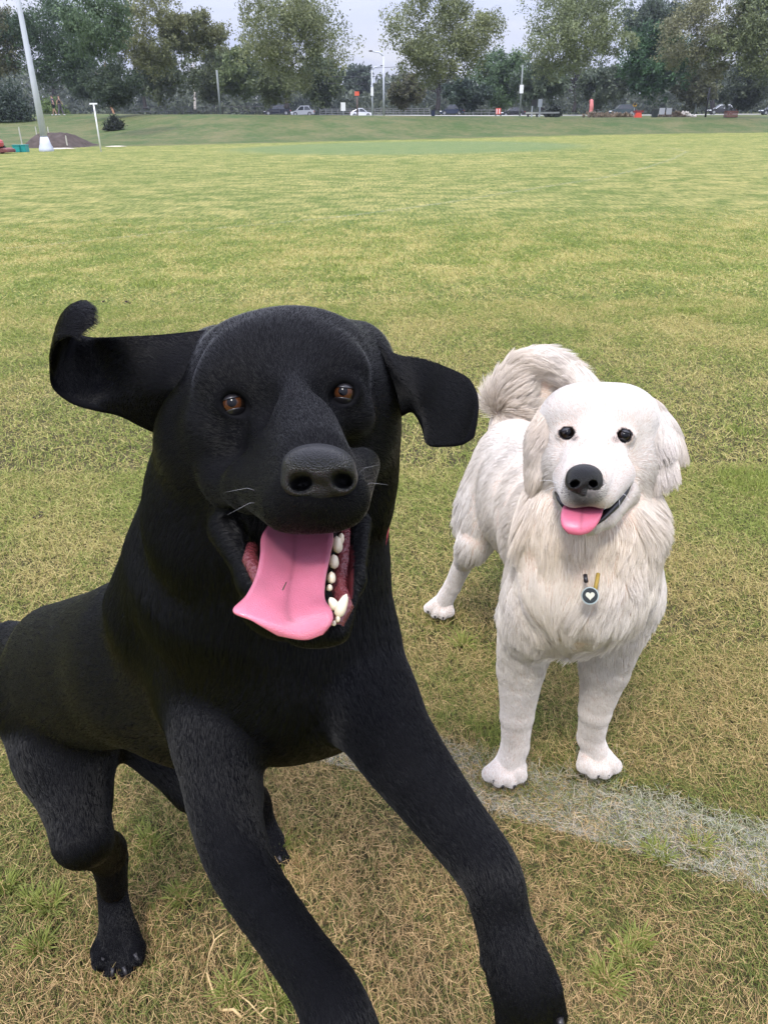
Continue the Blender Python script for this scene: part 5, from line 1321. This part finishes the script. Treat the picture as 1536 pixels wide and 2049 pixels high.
def Dsize(px_len, L): return L * FPX / px_len / math.cos(PITCH)
car(556, D_(556) + 1.5, -1, pn['navy'], 'dark navy off-roader half hidden behind the broad plane tree', 'suv', 4.7, zoff=.2)
car(606, D_(606), -1, pn['silver'], 'silver hatchback just right of the broad plane tree trunk', 'suv', 4.1, zoff=.03)
car(723, D_(723) + 2, 1, pn['white'], 'small white hatchback sunk behind the crest near the lamp posts', 'prius', 4.0, zoff=-.2)
car(903, D_(903) - 2, -1, pn['blue'], 'dark blue car just right of the middle plane tree', 'suv', 4.2, zoff=.12)
car(1025, D_(1025), -1, pn['black'], 'low black hatchback beside the red and white barrier', 'hatch', 4.2, zoff=-.1)
car(1243, D_(1243) - 5, -1, pn['teal'], 'dark teal people carrier left of the red road barrier', 'suv', 4.5, zoff=0.05)
car(1441, D_(1441) - 8, -1, pn['black'], 'black car with a white roof and bonnet behind the red brown crate', 'hatch', 4.4, roof=pn['white'], zoff=.1)
car(1545, D_(1545) - 8, -1, pn['navy'], 'dark car cut off by the right edge', 'sedan', 4.4, roof=pn['silver'], zoff=0)
log('cars')

# ------------------------------------------------------------------ poles, lamps, wires
m_pole2 = mat('weathered_pole', (.20, .22, .22), .7)
def zpole(px, D): return on_ground(px, D)
def lamp_post(px, D, top, r0, r1, arm=None, label='', name='street_lamp', m=None, cat='lamp post'):
    b = on_ground(px, D); s = D / 1953; H = at(px, top, D)[2] - b[2]
    root = empty(name, b, label, cat)
    mb = MB(); mb.tube([(0, 0, -.1), (0, 0, H * .5), (0, 0, H)], [r0, (r0 + r1) / 2, r1], 12); mb.build('pole', m or m_grey, root, True)
    if arm:
        L = arm; mb = MB(); mb.tube([(0, 0, H), (L * .35, 0, H + abs(L) * .28), (L, 0, H + abs(L) * .38)], [r1, r1 * .9, r1 * .8], 8); mb.build('arm', m or m_grey, root, True)
        MB().box(min(L, L * 1.35), max(L, L * 1.35), -.15, .15, H + abs(L) * .36, H + abs(L) * .46).build('lamp_head', m_dark, root, False, bevel=.03)
    return root, H
fl = on_ground(94, 44); root = empty('light_pole', fl, 'tall pale grey floodlight pole on a flared base at the left', 'light pole')
Hf = 15.0
mb = MB(); mb.tube([(0, 0, .3), (0, 0, 3.5), (0, 0, 7), (0, 0, Hf)], [.165, .13, .10, .07], 20); mb.build('pole', m_grey, root, True)
mb = MB(); mb.tube([(0, 0, -.1), (0, 0, .12), (0, 0, .32), (0, 0, .62)], [.34, .33, .25, .176], 20); mb.build('base', m_grey, root, True)
lp, lh = lamp_post(203, 41, 209, .032, .032, None, 'slim white pole with a flat top bar at the foot of the bank', 'goal_pole', m_white, 'pole')
MB().box(-.16, .16, -.03, .03, lh, lh + .06).build('top_bar', m_white, lp)
lamp_post(768, C0(768) + 22, 112, .10, .07, -1.1, 'taller street lamp in the sky gap with its arm to the left')
r2, h2 = lamp_post(745, C0(745) + 24, 140, .09, .06, .9, 'shorter street lamp in the sky gap with its arm to the right')
MB().box(-.14, .14, -.16, -.10, 1.9, 2.7).build('notice', m_white, r2)
lamp_post(442, C0(442) + 6, 140, .10, .08, None, 'white banded pole left of the broad plane tree', 'utility_pole', m_pole2, 'pole')
q, hq = lamp_post(1039, C0(1039) + 20, 130, .08, .07, None, 'thin grey pole with a small white notice above the black hatchback', 'utility_pole', m_pole2, 'pole')
MB().box(-.2, .2, -.16, -.1, 2.2, 3.0).build('notice', m_white, q)
q, hq = lamp_post(687, C0(687) + 12, 205, .035, .035, None, 'small white sign on a thin post left of the white car', 'road_sign', m_grey, 'sign')
MB().box(-.22, .22, -.06, -.03, hq - .7, hq).build('sign_panel', m_white, q)
q, hq = lamp_post(715, C0(715) + 60, 190, .12, .12, None, 'orange red sign on a brown post above the white car', 'road_sign', mat('brown_post', (.10, .07, .06), .7), 'sign')
MB().box(-.33, .33, -.20, -.13, hq - .1, hq + .45).build('sign_panel', mat('orange_sign', (.62, .10, .05), .5), q)
q, hq = lamp_post(1388, C0(1388) + 25, 182, .11, .09, None, 'pale blue grey pole among the trees on the right', 'utility_pole', m_pole2, 'pole')
q, hq = lamp_post(1410, C0(1410) + 5, 176, .09, .07, None, 'dark thin pole beside the thin crowned plane tree', 'utility_pole', m_dark, 'pole')
for k, (y0, y1) in enumerate(((136, 124), (153, 142), (166, 160))):
    D = C0(740) + 28; pts = []
    for i in range(9): x = 640 + 32 * i; t = i / 8; p = at(x, y0 + (y1 - y0) * t, D); p[2] -= math.sin(math.pi * t) * .25; pts.append(p)
    mb = MB(); mb.tube(pts, .022, 5); w_ = mb.build('power_line', m_dark, None, True); tag(w_, ('topmost', 'middle', 'lowest')[k] + ' of the three overhead wires in the sky gap', 'wire', 'overhead wires')
# notice board
b = on_ground(1070, C0(1070) + 6); root = empty('notice_board', b, 'dark notice board on posts above a low pale rail', 'notice board')
sc = (C0(1070) + 6) / 1953; zt = at(1070, 199, C0(1070) + 6)[2] - b[2]; zb = at(1070, 212, C0(1070) + 6)[2] - b[2]
MB().box(-.42, .10, -.05, .0, zb, zt).build('board', m_dark, root)
MB().box(.18, .55, -.05, .0, zb - .1, zt + .02).build('side_panel', m_grey, root)
for x in (-.34, .38): MB().box(x - .05, x + .05, -.04, .04, -.1, zb + .02).build('post', m_grey, root)
b = on_ground(1082, C0(1082) + 4); root = empty('low_rail', b, 'low pale concrete rail in front of the notice board', 'rail')
MB().box(-1.4, 1.6, -.1, .1, .28, .42).build('rail', mat('pale_concrete', (.42, .42, .40), .8), root)
for x in (-1.2, -.4, .4, 1.3): MB().box(x - .08, x + .08, -.08, .08, -.1, .285).build('post', m_dark, root)
# feather flag
b = on_ground(1180, C0(1180) + 14); D = C0(1180) + 14; root = empty('feather_flag', b, 'pink feather flag standing beside the road', 'flag')
zt = at(1180, 198, D)[2] - b[2]; s = D / 1733
v = []; n = 14
for i in range(n + 1):
    t = i / n; z = .35 + (zt - .35) * t; w = .40 * (1 if t < .9 else math.sqrt(max(0.03, 1 - ((t - .9) / .1) ** 2))); off = .04 * math.sin(t * 5)
    v += [(-w / 2 + off, .02 * math.sin(t * 9), z), (w / 2 + off, .05 * math.sin(t * 7 + 1), z)]
vv = v + [(x, y + .012, z) for x, y, z in v]; m_ = 2 * (n + 1); f = []
for i in range(n): a = 2 * i; f += [(a, a + 1, a + 3, a + 2), (m_ + a, m_ + a + 2, m_ + a + 3, m_ + a + 1), (a, a + 2, m_ + a + 2, m_ + a), (a + 1, m_ + a + 1, m_ + a + 3, a + 3)]
np_mesh('banner', vv, f, mat('pink_cloth', (.72, .24, .24), .7), True, None, root)
mb = MB(); mb.tube([(-.19, 0, -.1), (-.19, 0, zt)], .02, 6); mb.build('pole', m_dark, root)
# diamond sign
D = C0(1266) + 34; b = on_ground(1266, D); root = empty('road_sign', b, 'yellow diamond warning sign with a black arrow', 'sign'); zc = at(1266, 210, D)[2] - b[2]
mb = MB(); mb.tube([(0, 0, -.1), (0, 0, zc)], .05, 8); mb.build('post', m_grey, root)
r_ = 5.0 * D / 1953
mb = MB(); mb.prism([(-r_, zc), (0, zc - r_), (r_, zc), (0, zc + r_)], -.10, -.06); mb.build('sign_panel', mat('yellow_sign', (.80, .48, .03), .5), root)
mb = MB(); mb.prism([(-.06, zc - .30), (.06, zc - .30), (.06, zc - .02), (.26, zc - .02), (.0, zc + .30), (-.26, zc - .02), (-.06, zc - .02)], -.112, -.102); mb.build('arrow', m_dark, root)
# barriers, bins, crate, panels
def blk(name, px, D, w, h, dp, m, label, cat, zoff=0, bev=.03, group=None):
    b = on_ground(px, D); root = empty(name, b, label, cat, group); s = D / 1733
    return root, b
m_or = mat('orange_barrier', (.62, .07, .04), .45)
D = C0(1275) + 1; r_, b = blk('road_barrier', 1275, D, 0, 0, 0, None, 'bright red plastic barrier right of the teal people carrier', 'barrier')
mb = MB(); mb.prism([(-.34, -.05), (.34, -.05), (.24, .38), (-.24, .38)], -.18, .18); mb.build('base', m_or, r_, False, bevel=.03)
MB().box(-.44, .44, -.1, .1, .382, .56).build('panel', mat('dark_red_panel', (.16, .02, .02), .5), r_, False, bevel=.02)
D = C0(996) + 30; r_, b = blk('road_barrier', 996, D, 0, 0, 0, None, 'small red and white barrier left of the black hatchback', 'barrier')
MB().box(-.3, .3, -.06, .06, .2, .85).build('panel', m_or, r_, False, bevel=.03)
for k in (-.2, .1): MB().box(k - .04, k + .06, -.075, -.065, .28, .78).build('white_stripe', m_white, r_)
for k in (-.3, .3): MB().box(k - .05, k + .05, -.2, .2, 0, .195).build('foot', m_dark, r_)
D = C0(1308) + 3; r_, b = blk('wheelie_bin', 1308, D, 0, 0, 0, None, 'dark green bin in front of the white panels', 'bin')
mb = MB(); mb.prism([(-.22, 0), (.22, 0), (.28, .62), (-.20, .62)], -.25, .25); mb.build('bin_body', mat('dark_green_plastic', (.012, .02, .018), .5), r_, False, bevel=.02)
MB().box(-.24, .31, -.28, .28, .622, .68).build('lid', mat('bin_lid', (.03, .035, .035), .5), r_, False, bevel=.015)
for i, x in enumerate((1322, 1336)):
    D = C0(x) + 6; r_, b = blk('site_panel', x, D, 0, 0, 0, None, ('left', 'right')[i] + ' one of two white panels at the road works', 'panel', group='white site panels')
    MB().box(-.26, .26, -.03, .03, .22, .78).build('panel', mat('white_panel', (.68, .68, .72), .6), r_, False, bevel=.01)
    for k in (-.22, .22): MB().box(k - .02, k + .02, -.02, .02, 0, .218).build('foot', m_dark, r_)
D = C0(1460) - 1.0; r_, b = blk('crate', 1460, D, 0, 0, 0, None, 'red brown slatted crate on the crest at the right', 'crate')
for k in range(4): MB().box(-.50, .50, -.35 , .35, .02 + k * .13, .135 + k * .13).build('slat', mat('red_brown_board', (.13, .055, .045), .8), r_, False, bevel=.01)
D = C0(867) + .8; r_, b = blk('wheelie_bin', 866, D, 0, 0, 0, None, 'small blue black bin beside the middle plane tree trunk', 'bin')
mb = MB(); mb.prism([(-.14, 0), (.14, 0), (.17, .42), (-.17, .42)], -.17, .17); mb.build('bin_body', mat('navy_plastic', (.02, .03, .07), .5), r_, False, bevel=.02)
MB().box(-.18, .18, -.18, .18, .422, .47).build('lid', m_dark, r_)
D = C0(1365) + 10; b = on_ground(1368, D); root = empty('rubble_pile', b, 'heap of pale rubble right of the white panels', 'rubble')
r = np.random.default_rng(4); mb = MB()
for k in range(26):
    x, y = r.normal() * .5, r.normal() * .3; mb.sphere((x, y, max(.05, .5 - abs(x) * .5 - abs(y) * .4) * r.random()), r.uniform(.08, .2, 3), 6, 4)
mb.build('rubble', mat('pale_rubble', (.40, .37, .33), .9, noise=.3, nscale=3), root)['kind'] = 'stuff'
# fences along the road
def fence(x0, x1, off, h, gap, label, m, rails=(.45, .95), r=.03):
    b0 = on_ground(x0, C0(x0) + off); root = empty('fence', b0, label, 'fence', 'fences along the road')
    n = max(2, int((x1 - x0) / gap)); prev = None
    for i in range(n + 1):
        x = x0 + (x1 - x0) * i / n; p = on_ground(x, C0(x) + off) - b0
        mb = MB(); mb.tube([p + (0, 0, -.1), p + (0, 0, h)], r * 1.3, 6); mb.build('post', m, root)
        if prev is not None:
            for z in rails: mb = MB(); mb.tube([prev + (0, 0, h * z), p + (0, 0, h * z)], r, 5); mb.build('rail', m, root)
        prev = p
m_fence = mat('weathered_fence', (.20, .20, .21), .7)
fence(640, 860, 98, 1.3, 12, 'grey post and rail fence behind the white hatchback', m_fence, (.25, .5, .75, .98), .035)
fence(915, 1010, 98, 1.1, 14, 'grey railing between the dark blue car and black hatchback', m_fence, (.5, .95), .035)
fence(270, 560, 40, 1.1, 16, 'dark post and rail fence along the crest on the left', m_dark, (.5, .95), .03)
log('street')

# ------------------------------------------------------------------ left corner: mound, posts, bins, walkers, mower
b = on_ground(105, 52); nmx, nmy = 40, 14; v = []
r = np.random.default_rng(8)
lx0, lx1 = at(38, 240, 52)[0], at(182, 240, 52)[0]
for j in range(nmy + 1):
    for i in range(nmx + 1):
        u, w = i / nmx, j / nmy; x = lx0 + (lx1 - lx0) * u; y = b[1] - 2.0 + 5 * w
        prof = min(1, (u / .22)) * min(1, (1 - u) / .45) if True else 1
        z = gz(x, y) - .03 + .74 * smooth(prof) * math.sin(math.pi * min(1, w * 1.0)) ** .7 + r.normal() * .02
        v.append((x - b[0], y - b[1], z - b[2]))
f = [(j * (nmx + 1) + i, j * (nmx + 1) + i + 1, (j + 1) * (nmx + 1) + i + 1, (j + 1) * (nmx + 1) + i) for j in range(nmy) for i in range(nmx)]
o = np_mesh('dirt_mound', v, f, mat('dark_soil', (.075, .060, .052), .95, .1, noise=.3, nscale=2.5, bump=.6, bscale=7), True); o.location = b; tag(o, 'low mound of dark bare soil behind the floodlight pole', 'mound')
for i, (x, lab) in enumerate(((45, 'leftmost short pale stake behind the soil mound, nearest the dark bush'), (78, 'short pale stake behind the soil mound, just left of the floodlight pole'), (102, 'short pale stake right of the floodlight pole below the walkers'), (136, 'tallest pale stake at the right end of the soil mound'))):
    p = on_ground(x, 56 if i < 3 else 50); p[2] += .55 if i < 3 else .1
    mb = MB(); h = .42 if i < 3 else .5; mb.tube([(0, 0, -.9), (0, 0, h * .5), (0, 0, h)], [.035, .035, .03], 7); o = mb.build('stake', mat('pale_timber', (.45, .44, .38), .8)); o.location = p; tag(o, lab, 'stake', 'stakes behind the soil mound')
for i, (x, lab) in enumerate(((37.5, 'left one of two teal crates by the mower'), (50, 'right one of two teal crates by the mower'))):
    p = on_ground(x, 43.5); root = empty('crate', p, lab, 'crate', 'teal crates'); m_t = mat('teal_plastic', (.015, .26, .25), .45)
    MB().box(-.16, .16, -.2, .2, 0, .27).build('crate_body', m_t, root, False, bevel=.015); MB().box(-.175, .175, -.215, .215, .272, .315).build('crate_rim', m_t, root, False, bevel=.01)
def sand(px, py, w, d_, label):
    p = G(px, py); r = np.random.default_rng(int(px)); n = 26; v = [(0, 0, .05)]; f = []
    for k, (q, z) in enumerate(((.5, .04), (1, .006))):
        for i in range(n): a = 2 * math.pi * i / n; rr = q * (1 + .18 * math.sin(3 * a + px) + r.normal() * .05); v.append((w * rr * math.cos(a), d_ * rr * math.sin(a), z + r.random() * .012))
    for i in range(n): f.append((0, 1 + i, 1 + (i + 1) % n)); f.append((1 + i, 1 + n + i, 1 + n + (i + 1) % n, 1 + (i + 1) % n))
    o = np_mesh('sand_patch', v, f, mat('pale_sand', (.50, .46, .36), .95, .1, noise=.2, nscale=5), True); p[2] = gz(p[0], p[1]); o.location = p; tag(o, label, None, None, 'structure')
sand(232, 293, .55, .5, 'pale sand patch right of the slim white pole'); sand(120, 297.5, .75, .5, 'pale sand strip at the foot of the floodlight pole')

def person(px, D, label, joints, shirt, trousers, skin=(.45, .28, .2), hair=(.05, .035, .03), shorts=True, zoff=0.0, rz=0.0, base=None):
    """joints: dict of body points (metres, figure frame); one skinned body with clothes as children"""
    b = on_ground(px, D) if base is None else np.array(base, float); root = empty('person', b + np.array([0, 0, zoff]), label, 'person', None, rz)
    def skinned(name, pts, edges, rad, m, lv=2):
        me = bpy.data.meshes.new(name); me.from_pydata([tuple(p) for p in pts], edges, []); o = bpy.data.objects.new(name, me); COL.objects.link(o); o.parent = root
        sk = o.modifiers.new('skin', 'SKIN'); ss = o.modifiers.new('sub', 'SUBSURF'); ss.levels = lv; ss.render_levels = lv
        for v_, r_ in zip(me.skin_vertices[0].data, rad): v_.radius = (r_, r_)
        me.skin_vertices[0].data[0].use_root = True; me.materials.append(m); return o
    J = joints; names = ['pelvis', 'chest', 'neck', 'head', 'top', 'sl', 'el', 'hl', 'sr', 'er', 'hr', 'pl', 'kl', 'al', 'tl', 'pr', 'kr', 'ar', 'tr']
    ix = {n: i for i, n in enumerate(names)}
    E = [('pelvis', 'chest'), ('chest', 'neck'), ('neck', 'head'), ('head', 'top'), ('chest', 'sl'), ('sl', 'el'), ('el', 'hl'), ('chest', 'sr'), ('sr', 'er'), ('er', 'hr'), ('pelvis', 'pl'), ('pl', 'kl'), ('kl', 'al'), ('al', 'tl'), ('pelvis', 'pr'), ('pr', 'kr'), ('kr', 'ar'), ('ar', 'tr')]
    R_ = [.12, .13, .055, .095, .08, .06, .042, .03, .06, .042, .03, .085, .055, .038, .03, .085, .055, .038, .03]
    skinned('body', [J[n] for n in names], [(ix[a], ix[b_]) for a, b_ in E], R_, mat('skin', skin, .5))
    skinned('shirt', [J['pelvis'], J['chest'], J['sl'], (np.array(J['sl']) * .5 + np.array(J['el']) * .5), J['sr'], (np.array(J['sr']) * .5 + np.array(J['er']) * .5)], [(0, 1), (1, 2), (2, 3), (1, 4), (4, 5)], [.15, .165, .085, .07, .085, .07], mat('shirt', shirt, .8))
    kl = np.array(J['kl']) if shorts else np.array(J['al']); kr = np.array(J['kr']) if shorts else np.array(J['ar'])
    pp = [J['pelvis'], J['pl'], J['kl'] if not shorts else (np.array(J['pl']) * .2 + np.array(J['kl']) * .8), J['pr'], J['kr'] if not shorts else (np.array(J['pr']) * .2 + np.array(J['kr']) * .8)]
    ed = [(0, 1), (1, 2), (0, 3), (3, 4)]; rd = [.15, .11, .085, .11, .085]
    if not shorts: pp += [J['al'], J['ar']]; ed += [(2, 5), (4, 6)]; rd += [.06, .06]
    skinned('trousers', pp, ed, rd, mat('trousers', trousers, .8))
    h = np.array(J['head']); mb = MB(); mb.sphere(h + (0, .02, .06), (.098, .105, .10), 12, 8); mb.build('hair', mat('hair', hair, .7), root, True)
    for a, t in (('al', 'tl'), ('ar', 'tr')):
        mb = MB(); mb.tube([np.array(J[a]) + (0, 0, -.02), np.array(J[t])], [.05, .04], 8); mb.build('shoe', mat('shoe', (.55, .55, .58), .6), root, True)
    # face: eyes, nose
    fd = np.array([J['tl'][0] - J['al'][0], J['tl'][1] - J['al'][1], 0]); fd /= np.linalg.norm(fd) + 1e-9; sd = np.array([-fd[1], fd[0], 0])
    for s_ in (-1, 1): mb = MB(); mb.sphere(h + fd * .09 + sd * s_ * .032 + (0, 0, .01), .012, 6, 4); mb.build('eye', m_dark, root, True)
    mb = MB(); mb.sphere(h + fd * .105 + (0, 0, -.015), .016, 6, 4); mb.build('nose', mat('nose_skin', skin, .5), root, True)
    return root
def walk(dirx, s, arm=.2):
    d = dirx
    return dict(pelvis=(0, 0, .95), chest=(.02 * d, 0, 1.35), neck=(.03 * d, 0, 1.50), head=(.05 * d, 0, 1.62), top=(.05 * d, 0, 1.70), sl=(0, .18, 1.42), el=(arm * .6 * d, .24, 1.15), hl=(arm * 1.3 * d, .24, .95), sr=(0, -.18, 1.42), er=(-arm * .6 * d, -.24, 1.15), hr=(-arm * .8 * d, -.24, .92),
                pl=(0, .09, .90), kl=(s * .5 * d, .09, .50), al=(s * d, .09, .08), tl=(s * d + .17 * d, .09, .04), pr=(0, -.09, .90), kr=(-s * .3 * d, -.09, .50), ar=(-s * d, -.09, .10), tr=(-s * d + .17 * d, -.09, .04))
DW = 92
def gp(px, py, D): p = at(px, py, D); return p
for (x, lab, sh, tr_, shorts, d) in ((111, 'left one of two walkers, in a purple top and black shorts', (.07, .05, .10), (.012, .012, .016), True, -1), (123, 'right one of two walkers, in a dark jacket and purple grey trousers', (.03, .025, .035), (.10, .08, .11), False, 1)):
    b = on_ground(x, DW); person(x, DW, lab, walk(d, .22), sh, tr_, shorts=shorts)
# ride-on mower with its driver, cut by the left edge
D = 42.0; b = on_ground(-17, D); root = empty('ride_on_mower', b, 'red ride-on mower at the left edge of the field', 'mower', None, rz=0)
m_mr = mat('mower_red', (.45, .025, .045), .35, coat=.4)
mb = MB(); mb.prism([(-.9, .32), (.62, .32), (.66, .55), (.55, .68), (.0, .72), (-.35, .60), (-.9, .60)], -.33, .33); mb.build('bonnet', m_mr, root, False, bevel=.04)
MB().box(-.55, -.10, -.22, .22, .60, .70).build('seat', m_dark, root, False, bevel=.03); mb = MB(); mb.prism([(-.62, .68), (-.50, .68), (-.56, 1.05), (-.66, 1.05)], -.2, .2); mb.build('backrest', m_dark, root, False, bevel=.03)
mb = MB(); mb.tube([(.28, 0, .70), (.12, 0, .98)], .02, 8); mb.build('steering_column', m_dark, root)
mb = MB(); pts = [(.12 + .05 * math.sin(a), .17 * math.cos(a), .98 + .09 * math.sin(a)) for a in np.linspace(0, 2 * math.pi, 17)]; mb.tube(pts, .016, 6, False); mb.build('steering_wheel', m_dark, root)
for x, rr in ((-.62, .27), (.42, .22)):
    for sy in (-1, 1):
        n = 18; y0, y1 = sy * .34, sy * .52; ring = [(x + rr * math.cos(2 * math.pi * k / n), y0, rr + rr * math.sin(2 * math.pi * k / n)) for k in range(n)]; r2 = [(a, y1, c) for a, _, c in ring]
        mb = MB(); mb.add(ring + r2, [tuple(range(n)), tuple(reversed(range(n, 2 * n)))] + [(k, (k + 1) % n, n + (k + 1) % n, n + k) for k in range(n)]); w_ = mb.build('wheel', m_tyre, root)
        q = [(x + rr * .5 * math.cos(2 * math.pi * k / n), y1 + sy * .004, rr + rr * .5 * math.sin(2 * math.pi * k / n)) for k in range(n)]; q2 = [(a, y1 + sy * .02, c) for a, _, c in q]
        mb = MB(); mb.add(q + q2, [tuple(range(n)), tuple(reversed(range(n, 2 * n)))] + [(k, (k + 1) % n, n + (k + 1) % n, n + k) for k in range(n)]); mb.build('rim', m_rim, w_)
mb = MB(); mb.prism([(.62, .06), (1.12, .06), (1.10, .20), (.85, .28), (.60, .24)], -.55, .55); mb.build('cutting_deck', mat('rusty_deck', (.16, .05, .045), .7, noise=.3, nscale=4), root, False, bevel=.03)
sit = dict(pelvis=(-.3, 0, .80), chest=(-.32, 0, 1.15), neck=(-.28, 0, 1.30), head=(-.24, 0, 1.42), top=(-.24, 0, 1.50), sl=(-.3, .18, 1.22), el=(-.12, .24, 1.02), hl=(.10, .15, 1.02), sr=(-.3, -.18, 1.22), er=(-.12, -.24, 1.02), hr=(.10, -.15, 1.02), pl=(-.26, .1, .80), kl=(.12, .14, .82), al=(.22, .14, .48), tl=(.38, .14, .45), pr=(-.26, -.1, .80), kr=(.12, -.14, .82), ar=(.22, -.14, .48), tr=(.38, -.14, .45))
pr_ = person(-17, D, 'driver in a yellow high visibility top on the red mower', sit, (.78, .60, .05), (.03, .035, .06), shorts=False, hair=(.6, .45, .3))
root.scale = (.85, .85, .85); pr_.scale = (.85, .85, .85)
log('left corner')

# ------------------------------------------------------------------ small things on the near turf
def clod(px, py, rpx, label, seed):
    p = G(px, py); r = np.random.default_rng(seed); s = ((p - CAMPOS) @ CF) / FPX; mb = MB()
    for k in range(7):
        q = r.normal(size=3) * rpx * s * (.55, .45, .12); mb.sphere((q[0], q[1], abs(q[2]) + rpx * s * .12), r.uniform(.18, .38, 3) * rpx * s * (1, 1, .7), 8, 6)
    o = mb.build('soil_clod', mat('clod_soil', (.045, .036, .030), .95, .1, bump=.7, bscale=90), None, True); o.location = p; tag(o, label, 'clod', 'clods of soil on the grass')
clod(78, 1038, 17, 'largest dark soil clod on the grass, level with the black dog\'s neck', 1); clod(20, 1040, 12, 'small dark clod at the left edge beside the largest one', 2)
clod(22, 1105, 11, 'small clod at the left edge below the other two', 3); clod(255, 606, 8, 'tiny dark clod far behind the curled ear', 4); clod(210, 604, 6, 'tiniest dark clod beyond the curled ear, left of its neighbour', 5)
m_twig = mat('dry_stalk', (.58, .42, .20), .6, .3, noise=.2, nscale=30)
def stalk(pts, r0, r1, label, lift=.012):
    q = [G(x, y) for x, y in pts]; b = q[0].copy(); n = len(q)
    mb = MB(); mb.tube([p - b + np.array([0, 0, lift + .006 * math.sin(i * 1.7)]) for i, p in enumerate(q)], list(np.linspace(r0, r1, n)), 7); o = mb.build('dry_stalk', m_twig, None, True); o.location = b
    return tag(o, label, 'stalk', 'dry grass stalks')
stalk([(486, 2046), (470, 2035), (443, 2030), (438, 2015), (428, 1995), (418, 1965), (415, 1945), (420, 1915), (432, 1895), (447, 1880), (462, 1866)], .0024, .0010, 'long forked straw coloured stalk between the hind paw and the near foreleg')
stalk([(430, 1898), (430, 1885), (425, 1872), (419, 1860)], .0010, .0006, 'thin upper fork of the long straw coloured stalk')
stalk([(530, 2049), (500, 2020), (478, 1998), (464, 1985)], .0013, .0008, 'straight dry stalk to the right of the long forked one')
stalk([(520, 2040), (536, 2031), (556, 2028), (549, 2003), (538, 1974)], .0013, .0007, 'bent dry stalk nearest the black dog\'s near foreleg')
def weeds():
    r = np.random.default_rng(12); spots = [(100, 1815, 20), (65, 1810, 12), (365, 1800, 12), (560, 1700, 10), (80, 1900, 16), (465, 1990, 18), (555, 2000, 20), (480, 1820, 12), (1210, 1965, 24), (1315, 1715, 16), (1275, 1890, 14), (925, 1290, 14), (1400, 1700, 12), (300, 1690, 12), (15, 1780, 14), (1250, 1920, 18), (1000, 1810, 10), (400, 1480, 10)]
    A, R_, C_ = [], [], []
    for x, y, rp in spots:
        p = G(x, y); s = ((p - CAMPOS) @ CF) / FPX; n = rp * 6; rr = rp * s
        a = r.random(n) * 6.28; q = np.sqrt(r.random(n)) * rr * .8; b = np.column_stack([p[0] + q * np.cos(a), p[1] + q * np.sin(a), np.zeros(n)])
        L = r.uniform(.018, .042, n); t = r.uniform(.3, 1.1, n); a2 = a + r.normal(0, .5, n); d = np.column_stack([np.cos(a2) * np.sin(t), np.sin(a2) * np.sin(t), np.cos(t)])
        A.append(np.stack([b, b + d * L[:, None] * .5, b + d * L[:, None] * .85 - (0, 0, .002), b + d * L[:, None] * 1.1 - np.array([0, 0, .006])], 1)); R_.append(np.outer(r.uniform(.0006, .0012, n), [1, 1, .7, .1])); C_.append(np.column_stack([r.uniform(0, .12, n), r.uniform(.5, 1, n), np.zeros(n)]))
    for x, y in ((1005, 1562), (1200, 1545), (878, 1230), (235, 1945), (550, 1722)):
        p = G(x, y); n = 420; a = r.random(n) * 6.28; q = r.uniform(.012, .065, n); b = np.column_stack([p[0] + q * np.cos(a), p[1] + .012 + q * np.sin(a), np.zeros(n)])
        L = r.uniform(.012, .028, n); t = r.uniform(.15, 1.0, n); a2 = r.random(n) * 6.28; d = np.column_stack([np.cos(a2) * np.sin(t), np.sin(a2) * np.sin(t), np.cos(t)])
        A.append(np.stack([b, b + d * L[:, None] * .5, b + d * L[:, None] * .85, b + d * L[:, None] * 1.1 - np.array([0, 0, .003])], 1)); R_.append(np.outer(r.uniform(.0004, .0008, n), [1, 1, .7, .1])); C_.append(np.column_stack([r.uniform(0, .9, n), r.uniform(0, 1, n), (r.random(n) < .3) * .5 * (y > 1500) * (x > 900)]))
    o = make_curves('grass_tufts', np.concatenate(A), np.concatenate(R_), np.concatenate(C_), m_blade); tag(o, 'bright green tufts scattered in the near turf', None, None, 'stuff')
weeds()
log('done')
# ------------------------------------------------------------------ thin summer haze over the whole park
hm = bpy.data.materials.new('haze_air'); hm.use_nodes = True; hn = hm.node_tree; hn.nodes.clear()
ho = hn.nodes.new('ShaderNodeOutputMaterial'); hv = hn.nodes.new('ShaderNodeVolumePrincipled')
hv.inputs['Color'].default_value = (.80, .86, 1.0, 1); hv.inputs['Density'].default_value = HAZE; hv.inputs['Anisotropy'].default_value = .2
hn.links.new(hv.outputs[0], ho.inputs['Volume'])
hz = MB().box(-420, 420, -60, 420, -2, 40).build('haze', hm); tag(hz, 'thin bluish haze over the field and trees', None, None, 'stuff')
